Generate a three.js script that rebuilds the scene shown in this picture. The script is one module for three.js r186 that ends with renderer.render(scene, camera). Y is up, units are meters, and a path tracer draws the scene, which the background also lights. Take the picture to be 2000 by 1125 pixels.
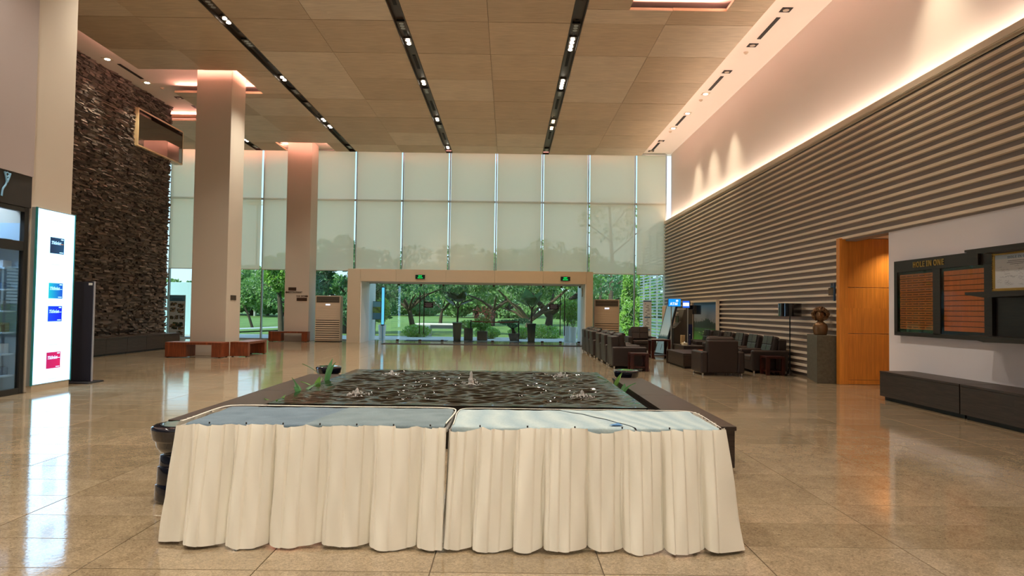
import * as THREE from 'three';
import { RoundedBoxGeometry } from 'three/addons/geometries/RoundedBoxGeometry.js';
import { mergeGeometries } from 'three/addons/utils/BufferGeometryUtils.js';
import { FontLoader } from 'three/addons/loaders/FontLoader.js';
import { TextGeometry } from 'three/addons/geometries/TextGeometry.js';
import { RectAreaLightUniformsLib } from 'three/addons/lights/RectAreaLightUniformsLib.js';

RectAreaLightUniformsLib.init();
const scene = new THREE.Scene();
const renderer = new THREE.WebGLRenderer({ antialias: true });
renderer.toneMapping = THREE.LinearToneMapping;
renderer.toneMappingExposure = 1.17;
renderer.shadowMap.enabled = true;

// ---------------------------------------------------------------- camera (24 mm phone lens, slight upward pitch and roll)
const F = 1333, EYE = 1.53, ROLL = 0.0135, VPX = 993, VPY = 605;
const camera = new THREE.PerspectiveCamera(2 * Math.atan(562.5 / F) * 180 / Math.PI, 2000 / 1125, 0.05, 800);
{
  const d = new THREE.Vector3((VPX - 1000) / F, -(VPY - 562.5) / F, -1).normalize();
  const wX = new THREE.Vector3(1, -ROLL, (d.x - ROLL * d.y) / -d.z).normalize();
  const wZ = d.clone().negate(), wY = new THREE.Vector3().crossVectors(wZ, wX);
  const m = new THREE.Matrix4().set(wX.x, wX.y, wX.z, 0, wY.x, wY.y, wY.z, 0, wZ.x, wZ.y, wZ.z, 0, 0, 0, 0, 1);
  camera.quaternion.setFromRotationMatrix(m);
  camera.position.set(0, EYE, 0);
  scene.add(camera);
}

// ---------------------------------------------------------------- random numbers and textures
function rngOf(seed) { let a = seed >>> 0; return () => { a = (a + 0x6D2B79F5) | 0; let t = Math.imul(a ^ (a >>> 15), 1 | a); t = (t + Math.imul(t ^ (t >>> 7), 61 | t)) ^ t; return ((t ^ (t >>> 14)) >>> 0) / 4294967296; }; }
const rnd = rngOf(20240611);
const rr = (a, b) => a + (b - a) * rnd();
const clamp = (v, a = 0, b = 1) => Math.min(b, Math.max(a, v));
const mix = (a, b, t) => a + (b - a) * t;
function noise2(n, seed) {            // tileable value noise with n cells
  const r = rngOf(seed), g = new Float32Array(n * n).map(() => r());
  return (x, y) => {
    x = ((x % 1) + 1) % 1 * n; y = ((y % 1) + 1) % 1 * n;
    const i = Math.floor(x), j = Math.floor(y); let u = x - i, v = y - j;
    u = u * u * (3 - 2 * u); v = v * v * (3 - 2 * v);
    const a = g[(j % n) * n + i % n], b = g[(j % n) * n + (i + 1) % n], c = g[((j + 1) % n) * n + i % n], e = g[((j + 1) % n) * n + (i + 1) % n];
    return mix(mix(a, b, u), mix(c, e, u), v);
  };
}
function texture(w, h, f, srgb = true, rep = true) {
  const data = new Uint8Array(w * h * 4);
  for (let y = 0; y < h; y++) for (let x = 0; x < w; x++) {
    const c = f(x / w, y / h), k = (y * w + x) * 4;
    data[k] = clamp(c[0], 0, 255); data[k + 1] = clamp(c[1], 0, 255); data[k + 2] = clamp(c[2], 0, 255); data[k + 3] = 255;
  }
  const t = new THREE.DataTexture(data, w, h);
  t.magFilter = THREE.LinearFilter; t.minFilter = THREE.LinearMipmapLinearFilter; t.generateMipmaps = true;
  if (srgb) t.colorSpace = THREE.SRGBColorSpace;
  if (rep) t.wrapS = t.wrapT = THREE.RepeatWrapping;
  t.needsUpdate = true; return t;
}
const scaled = (t, sx, sy = sx) => { const c = t.clone(); c.repeat.set(sx, sy); c.needsUpdate = true; return c; };

// ---------------------------------------------------------------- sky, sun, exposure
{
  const w = 256, h = 128, data = new Float32Array(w * h * 4), n1 = noise2(8, 5), n2 = noise2(24, 6);
  for (let y = 0; y < h; y++) for (let x = 0; x < w; x++) {
    const el = (y + 0.5) / h * 2 - 1, e = Math.max(0, el), k = (y * w + x) * 4;
    const t = Math.pow(e, 0.55), c = clamp((n1(x / w, y / h) * 0.6 + n2(x / w, y / h) * 0.4 - 0.5) * 2.2) * 0.5 * (1 - e * 0.5);
    const sky = [mix(0.68, 0.22, t), mix(0.80, 0.42, t), mix(0.86, 0.78, t)];
    for (let i = 0; i < 3; i++) data[k + i] = mix(sky[i], 0.9, c);
    data[k + 3] = 1;
  }
  const sky = new THREE.DataTexture(data, w, h, THREE.RGBAFormat, THREE.FloatType);
  sky.mapping = THREE.EquirectangularReflectionMapping; sky.magFilter = THREE.LinearFilter; sky.needsUpdate = true;
  scene.background = sky; scene.backgroundIntensity = 1.6;
}
const sun = new THREE.DirectionalLight(0xfff0d8, 6);
sun.position.set(-42, 52, 6); sun.target.position.set(0, 0, -40); sun.castShadow = true;
sun.shadow.mapSize.set(2048, 2048);
Object.assign(sun.shadow.camera, { left: -120, right: 120, top: 120, bottom: -120, near: 1, far: 300 });
scene.add(sun, sun.target);
const SPOT = 60, COVE = 34, PINK = 60;      // lamp strengths

// ---------------------------------------------------------------- geometry helpers
function metreUV(g) {
  const p = g.attributes.position, n = g.attributes.normal, uv = new Float32Array(p.count * 2);
  for (let i = 0; i < p.count; i++) {
    const ax = Math.abs(n.getX(i)), ay = Math.abs(n.getY(i)), az = Math.abs(n.getZ(i));
    if (ay >= ax && ay >= az) { uv[2 * i] = p.getX(i); uv[2 * i + 1] = p.getZ(i); }
    else if (ax >= az) { uv[2 * i] = p.getZ(i); uv[2 * i + 1] = p.getY(i); }
    else { uv[2 * i] = p.getX(i); uv[2 * i + 1] = p.getY(i); }
  }
  g.setAttribute('uv', new THREE.BufferAttribute(uv, 2)); return g;
}
function box(x0, x1, y0, y1, z0, z1, r = 0) {     // box from corner to corner, rounded edge r
  const w = Math.abs(x1 - x0), h = Math.abs(y1 - y0), d = Math.abs(z1 - z0);
  const g = r > 0 ? new RoundedBoxGeometry(w, h, d, r > 0.03 ? 3 : 1, Math.min(r, w / 2.01, h / 2.01, d / 2.01)) : new THREE.BoxGeometry(w, h, d);
  g.translate((x0 + x1) / 2, (y0 + y1) / 2, (z0 + z1) / 2); return metreUV(g);
}
const bx = (w, h, d, x = 0, y = 0, z = 0, r = 0) => box(x - w / 2, x + w / 2, y, y + h, z - d / 2, z + d / 2, r);   // base-centred
function cyl(r0, r1, h, x = 0, y = 0, z = 0, seg = 20) { const g = new THREE.CylinderGeometry(r1, r0, h, seg); g.translate(x, y + h / 2, z); return g; }
function tube(pts, r, seg = 24, rad = 7) { return new THREE.TubeGeometry(new THREE.CatmullRomCurve3(pts.map((p) => new THREE.Vector3(...p))), seg, r, rad); }
function taper(a, b, r0, r1, seg = 7) { const A = new THREE.Vector3(...a), B = new THREE.Vector3(...b), g = new THREE.CylinderGeometry(r1, r0, A.distanceTo(B), seg); g.applyQuaternion(new THREE.Quaternion().setFromUnitVectors(new THREE.Vector3(0, 1, 0), B.clone().sub(A).normalize())); g.translate((A.x + B.x) / 2, (A.y + B.y) / 2, (A.z + B.z) / 2); return g; }
const lathe = (pts, seg = 32) => new THREE.LatheGeometry(pts.map(([r, y]) => new THREE.Vector2(r, y)), seg);
const merge = (list) => mergeGeometries(list.map((g) => (g.index ? g.toNonIndexed() : g)).map((g) => { for (const k of Object.keys(g.attributes)) if (!['position', 'normal', 'uv'].includes(k)) g.deleteAttribute(k); return g; }));
function surface(nu, nv, f) {                      // grid surface from f(u, v) -> [x, y, z]
  const pos = [], uv = [], idx = [];
  for (let j = 0; j <= nv; j++) for (let i = 0; i <= nu; i++) { pos.push(...f(i / nu, j / nv)); uv.push(i / nu, j / nv); }
  for (let j = 0; j < nv; j++) for (let i = 0; i < nu; i++) { const a = j * (nu + 1) + i, b = a + 1, c = a + nu + 1, d = c + 1; idx.push(a, c, b, b, c, d); }
  const g = new THREE.BufferGeometry();
  g.setAttribute('position', new THREE.Float32BufferAttribute(pos, 3)); g.setAttribute('uv', new THREE.Float32BufferAttribute(uv, 2)); g.setIndex(idx); g.computeVertexNormals(); return g;
}

// ---------------------------------------------------------------- object helpers
const ORD = ['first', 'second', 'third', 'fourth', 'fifth', 'sixth', 'seventh', 'eighth', 'ninth', 'tenth', 'eleventh', 'twelfth'];
const taken = {};
function numbered(n) { const k = taken[n] = (taken[n] ?? -1) + 1; return k ? n + '_' + String(k).padStart(3, '0') : n; }
function mesh(name, g, m, parent) { const o = new THREE.Mesh(g, m); o.name = parent ? name : numbered(name); (parent ?? scene).add(o); return o; }
function tag(o, label, category, group) { o.userData.label = label; o.userData.category = category; if (group) o.userData.group = group; return o; }
function thing(name, label, category, [x, y, z] = [0, 0, 0], turn = 0, group) {
  const o = new THREE.Group(); o.name = numbered(name); o.position.set(x, y, z); o.rotation.y = turn; scene.add(o); return tag(o, label, category, group);
}
function struct(name, g, m, label) {
  const o = g ? new THREE.Mesh(g, m) : new THREE.Group(); o.name = numbered(name); o.userData.kind = 'structure'; if (label) o.userData.label = label; scene.add(o); return o;
}
function copyOf(root, pos, turn, label, group) {
  const c = root.clone(); c.name = numbered(root.name.replace(/_\d{3}$/, '')); c.userData = { ...root.userData };
  c.position.set(...pos); c.rotation.y = turn; if (label) c.userData.label = label; if (group) c.userData.group = group; scene.add(c); return c;
}

// ---------------------------------------------------------------- materials
const S = (o) => new THREE.MeshStandardMaterial(o), PH = (o) => new THREE.MeshPhysicalMaterial(o);
const nA = noise2(6, 11), nB = noise2(24, 12), nC = noise2(96, 13), nD = noise2(220, 14), nE = noise2(400, 15);
const granite = texture(1024, 1024, (x, y) => {
  const a = nA(x, y) - 0.5, b = nB(x, y) - 0.5, c = nC(x, y) - 0.5, d = nD(x, y) - 0.5, e = nE(x, y);
  const sp = e > 0.86 ? 26 : e < 0.13 ? -46 : 0, v = a * 16 + b * 14 + c * 14 + d * 34 + sp;
  return [178 + v, 160 + v * 0.96, 134 + v * 0.86];
});
const veneer = texture(1024, 512, (x, y) => {
  const g = nB(x * 0.35, y * 4) * 0.5 + nC(x * 0.06, y) * 0.5 - 0.5, f = nE(x * 0.03, y) - 0.5, v = g * 26 + f * 16 + (nA(x, y) - 0.5) * 8;
  return [214 + v, 196 + v, 170 + v * 0.9];
});
const fineBump = texture(512, 512, (x, y) => { const v = 128 + (nD(x, y) - 0.5) * 120 + (nC(x, y) - 0.5) * 80; return [v, v, v]; }, false);
const darkWood = texture(512, 512, (x, y) => { const v = (nC(x * 0.06, y) - 0.5) * 22 + (nE(x * 0.04, y) - 0.5) * 16; return [52 + v * 0.8, 40 + v * 0.7, 33 + v * 0.6]; });
const redWood = texture(512, 512, (x, y) => { const v = (nC(x, y * 0.06) - 0.5) * 40 + (nE(x, y * 0.04) - 0.5) * 24 + (nA(x, y) - 0.5) * 20; return [124 + v, 62 + v * 0.6, 34 + v * 0.4]; });
const orangeWood = texture(512, 512, (x, y) => { const v = (nC(x, y * 0.05) - 0.5) * 22 + (nE(x, y * 0.03) - 0.5) * 16 + (nA(x, y) - 0.5) * 12; return [222 + v, 142 + v * 0.8, 54 + v * 0.4]; });
const weave = texture(256, 256, (x, y) => { const v = 128 + 50 * Math.sin(x * 2 * Math.PI * 64) * Math.sin(y * 2 * Math.PI * 64) + (nD(x, y) - 0.5) * 60; return [v, v, v]; }, false);
const M = {};
M.tiles = [[1, 1, 1], [0.93, 0.92, 0.9], [1.04, 1.03, 1.02], [0.96, 0.97, 0.95], [0.88, 0.87, 0.84]].map((c) => PH({ map: scaled(granite, 0.5), color: new THREE.Color().setRGB(c[0] * 0.7, c[1] * 0.68, c[2] * 0.65), roughness: 0.08, ior: 1.62, bumpMap: scaled(fineBump, 0.35), bumpScale: 0.0002 }));
M.grout = S({ color: 0x5f5140, roughness: 0.8 });
M.paint = S({ color: 0xcdc2b3, roughness: 0.75 });
M.wallWhite = S({ color: 0xf0ecf0, roughness: 0.75, bumpMap: scaled(fineBump, 0.7), bumpScale: 0.0006 });
M.soffit = S({ color: 0xf0e6da, roughness: 0.8 });
M.upper = S({ color: 0xeee4dc, roughness: 0.8 });
M.veneer = [0xffffff, 0xf3ede4, 0xe9e2d8].map((c) => S({ map: scaled(veneer, 0.46, 0.46), color: c, roughness: 0.55 }));
M.veneerEdge = S({ color: 0xd8bb95, roughness: 0.6 });
M.bronze = S({ color: 0x4a3a2c, roughness: 0.38, metalness: 0.35 });
M.black = S({ color: 0x14120f, roughness: 0.5 });
M.slot = S({ color: 0x1c1612, roughness: 0.7 });
M.slat = S({ color: 0xebdcc6, roughness: 0.55 });
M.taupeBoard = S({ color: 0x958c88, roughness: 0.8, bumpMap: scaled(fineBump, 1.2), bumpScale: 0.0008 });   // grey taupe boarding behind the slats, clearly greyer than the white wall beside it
M.stone = [0x766c64, 0x645b54, 0x877b70, 0x524b46].map((c) => S({ color: c, roughness: 0.92, bumpMap: scaled(fineBump, 3), bumpScale: 0.006 }));
M.darkWood = S({ map: scaled(darkWood, 0.8), roughness: 0.42 });
M.redWood = S({ map: scaled(redWood, 0.9), roughness: 0.35 });
M.mahogany = S({ map: scaled(redWood, 1.1), color: 0x7a5044, roughness: 0.3 });
M.orange = S({ map: scaled(orangeWood, 0.6), roughness: 0.4 });
M.leather = PH({ color: 0x2d211c, roughness: 0.42, bumpMap: scaled(fineBump, 5), bumpScale: 0.0012 });
M.leatherShiny = PH({ color: 0x2e2522, roughness: 0.25, clearcoat: 0.5, clearcoatRoughness: 0.2 });
M.chrome = S({ color: 0xd0d0d0, roughness: 0.2, metalness: 1 });
M.alu = S({ color: 0xb9bdba, roughness: 0.4, metalness: 0.6 });
M.glass = PH({ color: new THREE.Color().setRGB(0.84, 0.95, 0.95), transmission: 1, roughness: 0, thickness: 0, ior: 1.5, side: THREE.DoubleSide });
M.clear = PH({ color: new THREE.Color().setRGB(0.86, 0.96, 0.95), transmission: 1, roughness: 0, thickness: 0, ior: 1.5, side: THREE.DoubleSide });
M.boardGlass = PH({ color: 0xf4f8f6, transmission: 1, roughness: 0, thickness: 0, ior: 1.5, specularIntensity: 0.3, side: THREE.DoubleSide });
M.shopGlass = PH({ color: new THREE.Color().setRGB(0.82, 0.88, 0.92), transmission: 1, roughness: 0, thickness: 0, ior: 1.5, side: THREE.DoubleSide });
M.blind = PH({ color: 0xffe4c2, transmission: 0.7, roughness: 0.9, thickness: 0, ior: 1.1, side: THREE.DoubleSide, bumpMap: scaled(weave, 4), bumpScale: 0.0002 });
M.cream = S({ color: 0xcbbca4, roughness: 0.6 });
M.creamMetal = S({ color: 0xd9c6ae, roughness: 0.42 });
M.darkGrille = S({ color: 0x1d1916, roughness: 0.6 });
M.skirt = S({ color: 0xfbf6ea, roughness: 0.85, side: THREE.DoubleSide, bumpMap: scaled(weave, 20), bumpScale: 0.0003 });
M.white = S({ color: 0xf2f2f0, roughness: 0.5 });
M.grey = S({ color: 0x8a8a88, roughness: 0.6 });
M.water = PH({ color: 0x17120d, roughness: 0.06, ior: 1.33, specularIntensity: 0.8 });
M.spray = PH({ color: 0xf4f1ee, transmission: 0.75, roughness: 0.45, thickness: 0, side: THREE.DoubleSide });
M.granite = S({ color: 0x1e1b18, roughness: 0.2 });
M.gold = S({ color: 0xb08c45, roughness: 0.4, metalness: 0.7 });
const glow = (c, k) => S({ color: 0x111111, emissive: c, emissiveIntensity: k });
M.leafA = PH({ color: 0x6f9a48, roughness: 1, transmission: 0.5, thickness: 0, side: THREE.DoubleSide });
M.leafB = PH({ color: 0x558a55, roughness: 1, transmission: 0.5, thickness: 0, side: THREE.DoubleSide });
M.leafC = PH({ color: 0x8cbc4a, roughness: 1, transmission: 0.5, thickness: 0, side: THREE.DoubleSide });
M.leafFar = PH({ color: 0x6a9650, roughness: 1, transmission: 0.5, thickness: 0, side: THREE.DoubleSide });
M.leafDark = PH({ color: 0x3d5c34, roughness: 0.45, side: THREE.DoubleSide });
M.bark = S({ color: 0x5a4d40, roughness: 0.9, bumpMap: scaled(fineBump, 2), bumpScale: 0.02 });
M.barkDark = S({ color: 0x3b322a, roughness: 0.9 });
M.flower = S({ color: 0xd9796a, roughness: 0.7, side: THREE.DoubleSide });
const font = await new FontLoader().loadAsync('fonts/droid/droid_sans_bold.typeface.json');
function words(t, size, depth = 0.004) { const g = new TextGeometry(t, { font, size, depth, curveSegments: 3, bevelEnabled: false }); g.computeBoundingBox(); const b = g.boundingBox; g.translate(-(b.min.x + b.max.x) / 2, -(b.min.y + b.max.y) / 2, 0); return g; }
function canvasTex(w, h, draw) { const c = document.createElement('canvas'); c.width = w; c.height = h; draw(c.getContext('2d'), w, h); const t = new THREE.CanvasTexture(c); t.colorSpace = THREE.SRGBColorSpace; return t; }

// ================================================================ THE SETTING
const ZW = -32.2, XR = 7.36, XU = 7.62, XL = -18.2, ZB = 9, YS = 9.0, YW = 8.72;
// floor: slabs 1.012 x 0.5 m
{
  const fl = struct('floor', null, null, 'polished beige speckled granite slab floor');
  mesh('screed', box(XL, 10.8, -0.25, -0.006, ZB, -33.0), M.grout, fl);
  const variants = [];
  for (let k = 0; k < 8; k++) { const g = box(-0.503, 0.503, -0.03, 0, -0.247, 0.247, 0.002), uv = g.attributes.uv, a = rr(0, 9), b = rr(0, 9); for (let i = 0; i < uv.count; i++) uv.setXY(i, uv.getX(i) + a, uv.getY(i) + b); variants.push(g); }
  const cells = [];
  for (let iz = 0; iz < 72; iz++) for (let ix = -18; ix <= 12; ix++) {
    const x = -2.46 + 1.012 * (ix + 0.5), z = 2.98 - 0.5 * (iz + 0.5);
    if (x > 10.5) continue;
    cells.push([x, z]);
  }
  cells.sort((a, b) => (a[1] < -3 ? Math.hypot(a[0], a[1]) : 99) - (b[1] < -3 ? Math.hypot(b[0], b[1]) : 99));
  const rest = M.tiles.map(() => []);
  const seen = (x, z) => z < -3.4 && Math.abs(x / z) < 0.82;
  let n = 0;
  for (const [x, z] of cells) {
    const v = Math.floor(rnd() * 8), m = Math.floor(Math.pow(rnd(), 1.3) * 5), rx = rr(-1, 1) * 0.0014, rz = rr(-1, 1) * 0.0012;
    if (seen(x, z) && n < 290) { const t = mesh('floor_slab', variants[v], M.tiles[m], fl); t.position.set(x, 0, z); t.rotation.set(rx, 0, rz); n++; }
    else { const g = variants[v].clone(); g.applyMatrix4(new THREE.Matrix4().makeRotationFromEuler(new THREE.Euler(rx, 0, rz)).setPosition(x, 0, z)); rest[m].push(g); }
  }
  rest.forEach((l, i) => { if (l.length) { const o = mesh('far_floor_slabs', merge(l), M.tiles[i], fl); o.userData.kind = 'stuff'; } });
}
// closed shell
struct('ceiling', box(XL - 0.3, 11, YS, YS + 0.5, ZB + 0.3, ZW - 0.3), M.soffit, 'white painted perimeter ceiling');
{
  const w = struct('wall_rear', null, null, 'unseen rear wall with high panes added for cool fill daylight');
  mesh('side_panel', box(XL, -8.2, 0, YS, ZB, ZB + 0.3), M.paint, w); mesh('side_panel', box(7.4, 11, 0, YS, ZB, ZB + 0.3), M.paint, w); mesh('lintel', box(-8.2, 7.4, 8.2, YS, ZB, ZB + 0.3), M.paint, w); mesh('parapet', box(-8.2, 7.4, 0, 4.3, ZB, ZB + 0.3), M.paint, w);
  for (let i = 0; i < 6; i++) { const a = -8.2 + 2.6 * i; mesh('pane', box(a + 0.03, a + 2.57, 4.3, 8.2, ZB + 0.14, ZB + 0.152), M.clear, w); mesh('mullion', box(a + 2.57, a + 2.63, 4.3, 8.2, ZB + 0.08, ZB + 0.22), M.alu, w); }  // high panes added for cool fill, set above what the glass doors mirror
  struct('added_sun_block_roof', box(-14, 13, 8.4, 8.7, ZB + 0.3, ZB + 12), M.soffit, 'unseen roof added to keep the sun off the rear panes');  // unseen roof added to stop direct sun entering through the rear panes
  struct('forecourt', box(-60, 60, -0.3, -0.02, ZB + 0.3, 90), S({ color: 0xb8b4ac, roughness: 0.9 }), 'paved forecourt behind the viewer');
}
struct('wall_left', box(XL - 0.3, XL, 0, YS, ZB + 0.3, ZW - 0.3), M.paint, 'painted side wall far left');

// right wall: white lower wall, slat screen, upper washed wall
struct('wall_right_upper', box(XU, XU + 0.3, 3.2, YS, ZB, ZW + 0.1), M.upper, 'upper white wall washed by cove light');
struct('wall_right_lower', box(XR, XR + 0.3, 0, 3.13, ZB, -13.17), M.wallWhite, 'plain white lower wall');
{
  const w = struct('wall_right_slats', null, null, 'wall clad with horizontal pale slats over a grey backing');
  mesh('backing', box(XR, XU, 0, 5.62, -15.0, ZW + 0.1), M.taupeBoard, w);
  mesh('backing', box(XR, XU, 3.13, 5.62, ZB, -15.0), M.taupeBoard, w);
  mesh('trough_lip', box(XR, XR + 0.05, 5.6, 5.67, ZB, ZW + 0.1), M.slat, w);
  const ends = [-32.1, -28.5, -23.6, -18.7, -15.02, -9.1, -4.2, 0.7, 5.6, 8.9];
  for (let k = 0; k < 37; k++) {
    const y = 0.08 + 0.1545 * k;
    for (let i = 0; i < ends.length - 1; i++) {
      if (ends[i] > -15.1 && y < 3.1) continue;
      mesh('slat', box(XR - 0.07, XR, y, y + 0.052, ends[i] + 0.003, ends[i + 1] - 0.003), M.slat, w);
    }
  }
  for (let i = 0; i < ends.length - 1; i++) mesh('cap', box(XR - 0.085, XR + 0.05, 5.66, 5.78, ends[i] + 0.003, ends[i + 1] - 0.003), M.slat, w);
}
{ // cove lamp behind the slat cap
  const c = thing('cove_light', 'warm white strip lamp hidden behind the cap of the slat wall', 'cove light');
  mesh('tube', box(XR + 0.1, XR + 0.2, 5.61, 5.64, 8.5, -32.0), glow(new THREE.Color(1, 0.74, 0.5), 3), c);
  for (let i = 0; i < 4; i++) { const l = new THREE.RectAreaLight(new THREE.Color(1, 0.8, 0.66), COVE, 0.1, 10); l.position.set(XR + 0.15, 5.65, 3.5 - 10.2 * i); l.rotation.set(Math.PI / 2, 0, 0); l.name = 'cove_glow'; c.add(l); }
}
// opening to the side corridor with orange veneer panels
{
  const w = struct('wall_corridor', null, null, 'orange veneered wood panel wall of the side corridor');
  mesh('carcass', box(7.37, 10.6, 0, 3.2, -15.02, -15.4), M.wallWhite, w);
  for (const [a, b] of [[0.105, 1.105], [1.115, 2.115], [2.125, 3.19]]) for (const [x0, x1] of [[7.415, 8.9], [8.905, 10.4]]) mesh('veneer_panel', box(x0, x1, a, b, -14.98, -14.9, 0.003), M.orange, w);
  mesh('skirting', box(7.415, 10.4, 0.005, 0.098, -14.98, -14.9, 0.003), M.orange, w);
  mesh('jamb', box(7.225, 7.41, 0.003, 3.19, -15.01, -14.86, 0.004), M.orange, w);
  struct('wall_corridor_end', box(10.4, 10.7, 0, 3.5, -11, -15.4), M.orange, 'orange veneer end wall of the corridor');
  struct('wall_corridor_near', box(7.66, 10.6, 0, 3.2, -12.9, -13.17), M.wallWhite, 'white near wall of the corridor');
  struct('ceiling_corridor', box(7.37, 10.7, 3.2, 3.5, -12.9, -15.4), M.soffit, 'pale ceiling of the side corridor');
  const d = thing('corridor_downlight', 'small round downlight washing the orange veneer panel', 'ceiling light', [8.35, 3.2, -14.45]);
  mesh('trim_ring', cyl(0.07, 0.07, 0.012, 0, -0.012, 0), M.white, d);
  mesh('bulb', cyl(0.05, 0.05, 0.01, 0, -0.018, 0), glow(new THREE.Color(1, 0.8, 0.55), 6), d);
  const s = new THREE.SpotLight(new THREE.Color(1, 0.8, 0.55), 6, 0, 1.0, 0.8, 2); s.position.set(0, -0.03, 0); s.target.position.set(0, -3, -0.1); d.add(s, s.target);
}
// stone wall
{
  const XS = -12.85, w = struct('wall_stone', null, null, 'dark split face stone ledger wall');
  mesh('core', box(XL, XS - 0.02, 0, YS, -13.0, -25.55), M.stone[3], w);
  const by = [[], [], [], []];
  for (let y = 0.0; y < YS; ) {
    const h = rr(0.035, 0.075);
    for (let z = -25.6 + rr(-0.2, 0); z < -15.5; ) {
      const l = rr(0.12, 0.34), d = rr(0.0, 0.085), z1 = Math.min(z + l, -15.5), z0 = Math.max(z, -25.62);
      if (z1 - z0 > 0.03) {
        const g = new THREE.BoxGeometry(0.12 + d, Math.min(h, YS - y) - 0.004, z1 - z0 - 0.005), p = g.attributes.position;
        const s1 = rr(-0.03, 0.03), s2 = rr(-0.03, 0.03);
        for (let i = 0; i < p.count; i++) if (p.getX(i) > 0) p.setX(i, p.getX(i) + (p.getZ(i) > 0 ? s1 : -s1) + (p.getY(i) > 0 ? s2 : -s2));
        g.computeVertexNormals(); g.translate(XS - 0.06 + d / 2, y + h / 2, (z0 + z1) / 2); metreUV(g);
        by[Math.floor(rnd() * 4)].push(g);
      }
      z += l;
    }
    y += h;
  }
  by.forEach((l, i) => { mesh('ledger_stones', merge(l), M.stone[i], w).userData.kind = 'stuff'; });
}
// shop at left with its painted upper wall, and the painted column behind it
struct('wall_shop_upper', box(XL, -8.2, 3.7, YS, ZB, -11.72), S({ color: 0xb3a8a6, roughness: 0.8 }), 'plain greyish wall above the shop front');
struct('wall_shop_back', box(XL, -8.5, 0, YS, -11.9, -13.0), M.paint, 'painted wall behind the shop');
struct('pier_front', box(-9.3, -8.25, 0, YS, -11.75, -12.84, 0.01), M.paint, 'cream painted square pier beside the shop');
// columns
struct('column', box(-9.75, -8.66, 0, YS, -21.0, -22.09, 0.012), M.paint, 'tall cream square column ringed by wooden benches');
struct('column', box(-10.0, -8.91, 0, YS, -30.5, -31.55, 0.012), M.paint, 'tall cream square column next to the glass wall');

// wood ceiling raft
const STRIPS = [-11.55, -7.25, -2.82, 1.62];
{
  const c = struct('ceiling_raft', null, null, 'suspended ceiling of pale veneered wood panels');
  const holes = [[-11.6, -8.4, -22.9, -20.67], [-10.3, -8.05, -31.4, -29.7], [2.8, 5.1, -16.05, -13.9], [-17, -11.52, -26.4, 10]];
  const cols = [-15.95, -13.8, -11.7, null, -11.4, -9.4, -7.4, null, -7.1, -5.03, -2.975, null, -2.665, -0.6, 1.465, null, 1.775, 3.83, 6.05];
  const rows = []; for (let z = -31.3; z < 8; z += (z === -31.3 ? 1.4 : 2.172)) rows.push(z);
  const cut = (r, h) => {
    const [a, b, e, f] = r, [p, q, s, t] = h;
    if (p >= b || q <= a || s >= f || t <= e) return [r];
    const out = [];
    if (e < s) out.push([a, b, e, s]); if (t < f) out.push([a, b, t, f]);
    const e2 = Math.max(e, s), f2 = Math.min(f, t);
    if (a < p) out.push([a, p, e2, f2]); if (q < b) out.push([q, b, e2, f2]);
    return out;
  };
  for (let i = 0; i < cols.length - 1; i++) {
    if (cols[i] === null || cols[i + 1] === null) continue;
    for (let j = 0; j < rows.length - 1; j++) {
      let rects = [[cols[i], cols[i + 1], rows[j], rows[j + 1]]];
      for (const h of holes) rects = rects.flatMap((r) => cut(r, h));
      for (const [a, b, e, f] of rects) if (b - a > 0.05 && f - e > 0.05) {
        const g = box(a + 0.004, b - 0.004, YW, YW + 0.07, e + 0.011, f - 0.011, 0.003), uv = g.attributes.uv, s = rr(0, 5);
        for (let k = 0; k < uv.count; k++) uv.setXY(k, uv.getX(k) + s, uv.getY(k) + s * 1.7);
        const o = mesh('veneer_panel', g, M.veneer[Math.floor(rnd() * 3)], c); o.position.y = rr(-0.004, 0.004);
      }
    }
  }
  // backing boards above the joints
  mesh('backing_board', merge([[-11.4, -7.4], [-7.1, -2.975], [-2.665, 1.465], [1.775, 6.05]].flatMap(([a, b]) => { let l = [[a + 0.03, b - 0.03, -31.27, 7.5]]; for (const h of holes) l = l.flatMap((r) => cut(r, [h[0] - 0.03, h[1] + 0.03, h[2] - 0.03, h[3] + 0.03])); return l.map((r) => box(r[0], r[1], YW + 0.075, YW + 0.09, r[2], r[3])); })), M.slot, c);
}
// troughs with their air slots
const lamp = (c, k) => new THREE.Color(...c).multiplyScalar(k);
STRIPS.forEach((x, s) => {
  const z0 = -31.25, z1 = s === 0 ? -26.4 : 7.5;
  const t = struct('ceiling_trough', null, null, ['short dark bronze lighting trough in the ceiling beyond the stone wall', 'dark bronze lighting trough in the ceiling passing over the bench column', 'dark bronze lighting trough in the ceiling left of the fountain centre jet', 'dark bronze lighting trough in the ceiling ending above the right half of the glass doors'][s]);
  mesh('top_plate', box(x - 0.15, x + 0.15, YW + 0.1, YW + 0.13, z0, z1), M.bronze, t);
  for (const q of [-1, 1]) mesh('side_plate', box(x + q * 0.152, x + q * 0.132, YW - 0.012, YW + 0.1, z0, z1), M.bronze, t);
  mesh('end_plate', box(x - 0.15, x + 0.15, YW - 0.012, YW + 0.1, z0, z0 + 0.02), M.bronze, t);
  for (let z = -29.2 + (s % 2) * 0.4; z < z1 - 1.5; z += 2.17) mesh('air_slot', box(x - 0.04, x + 0.04, YW + 0.085, YW + 0.101, z, z + 1.1), M.slot, t);
});
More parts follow.
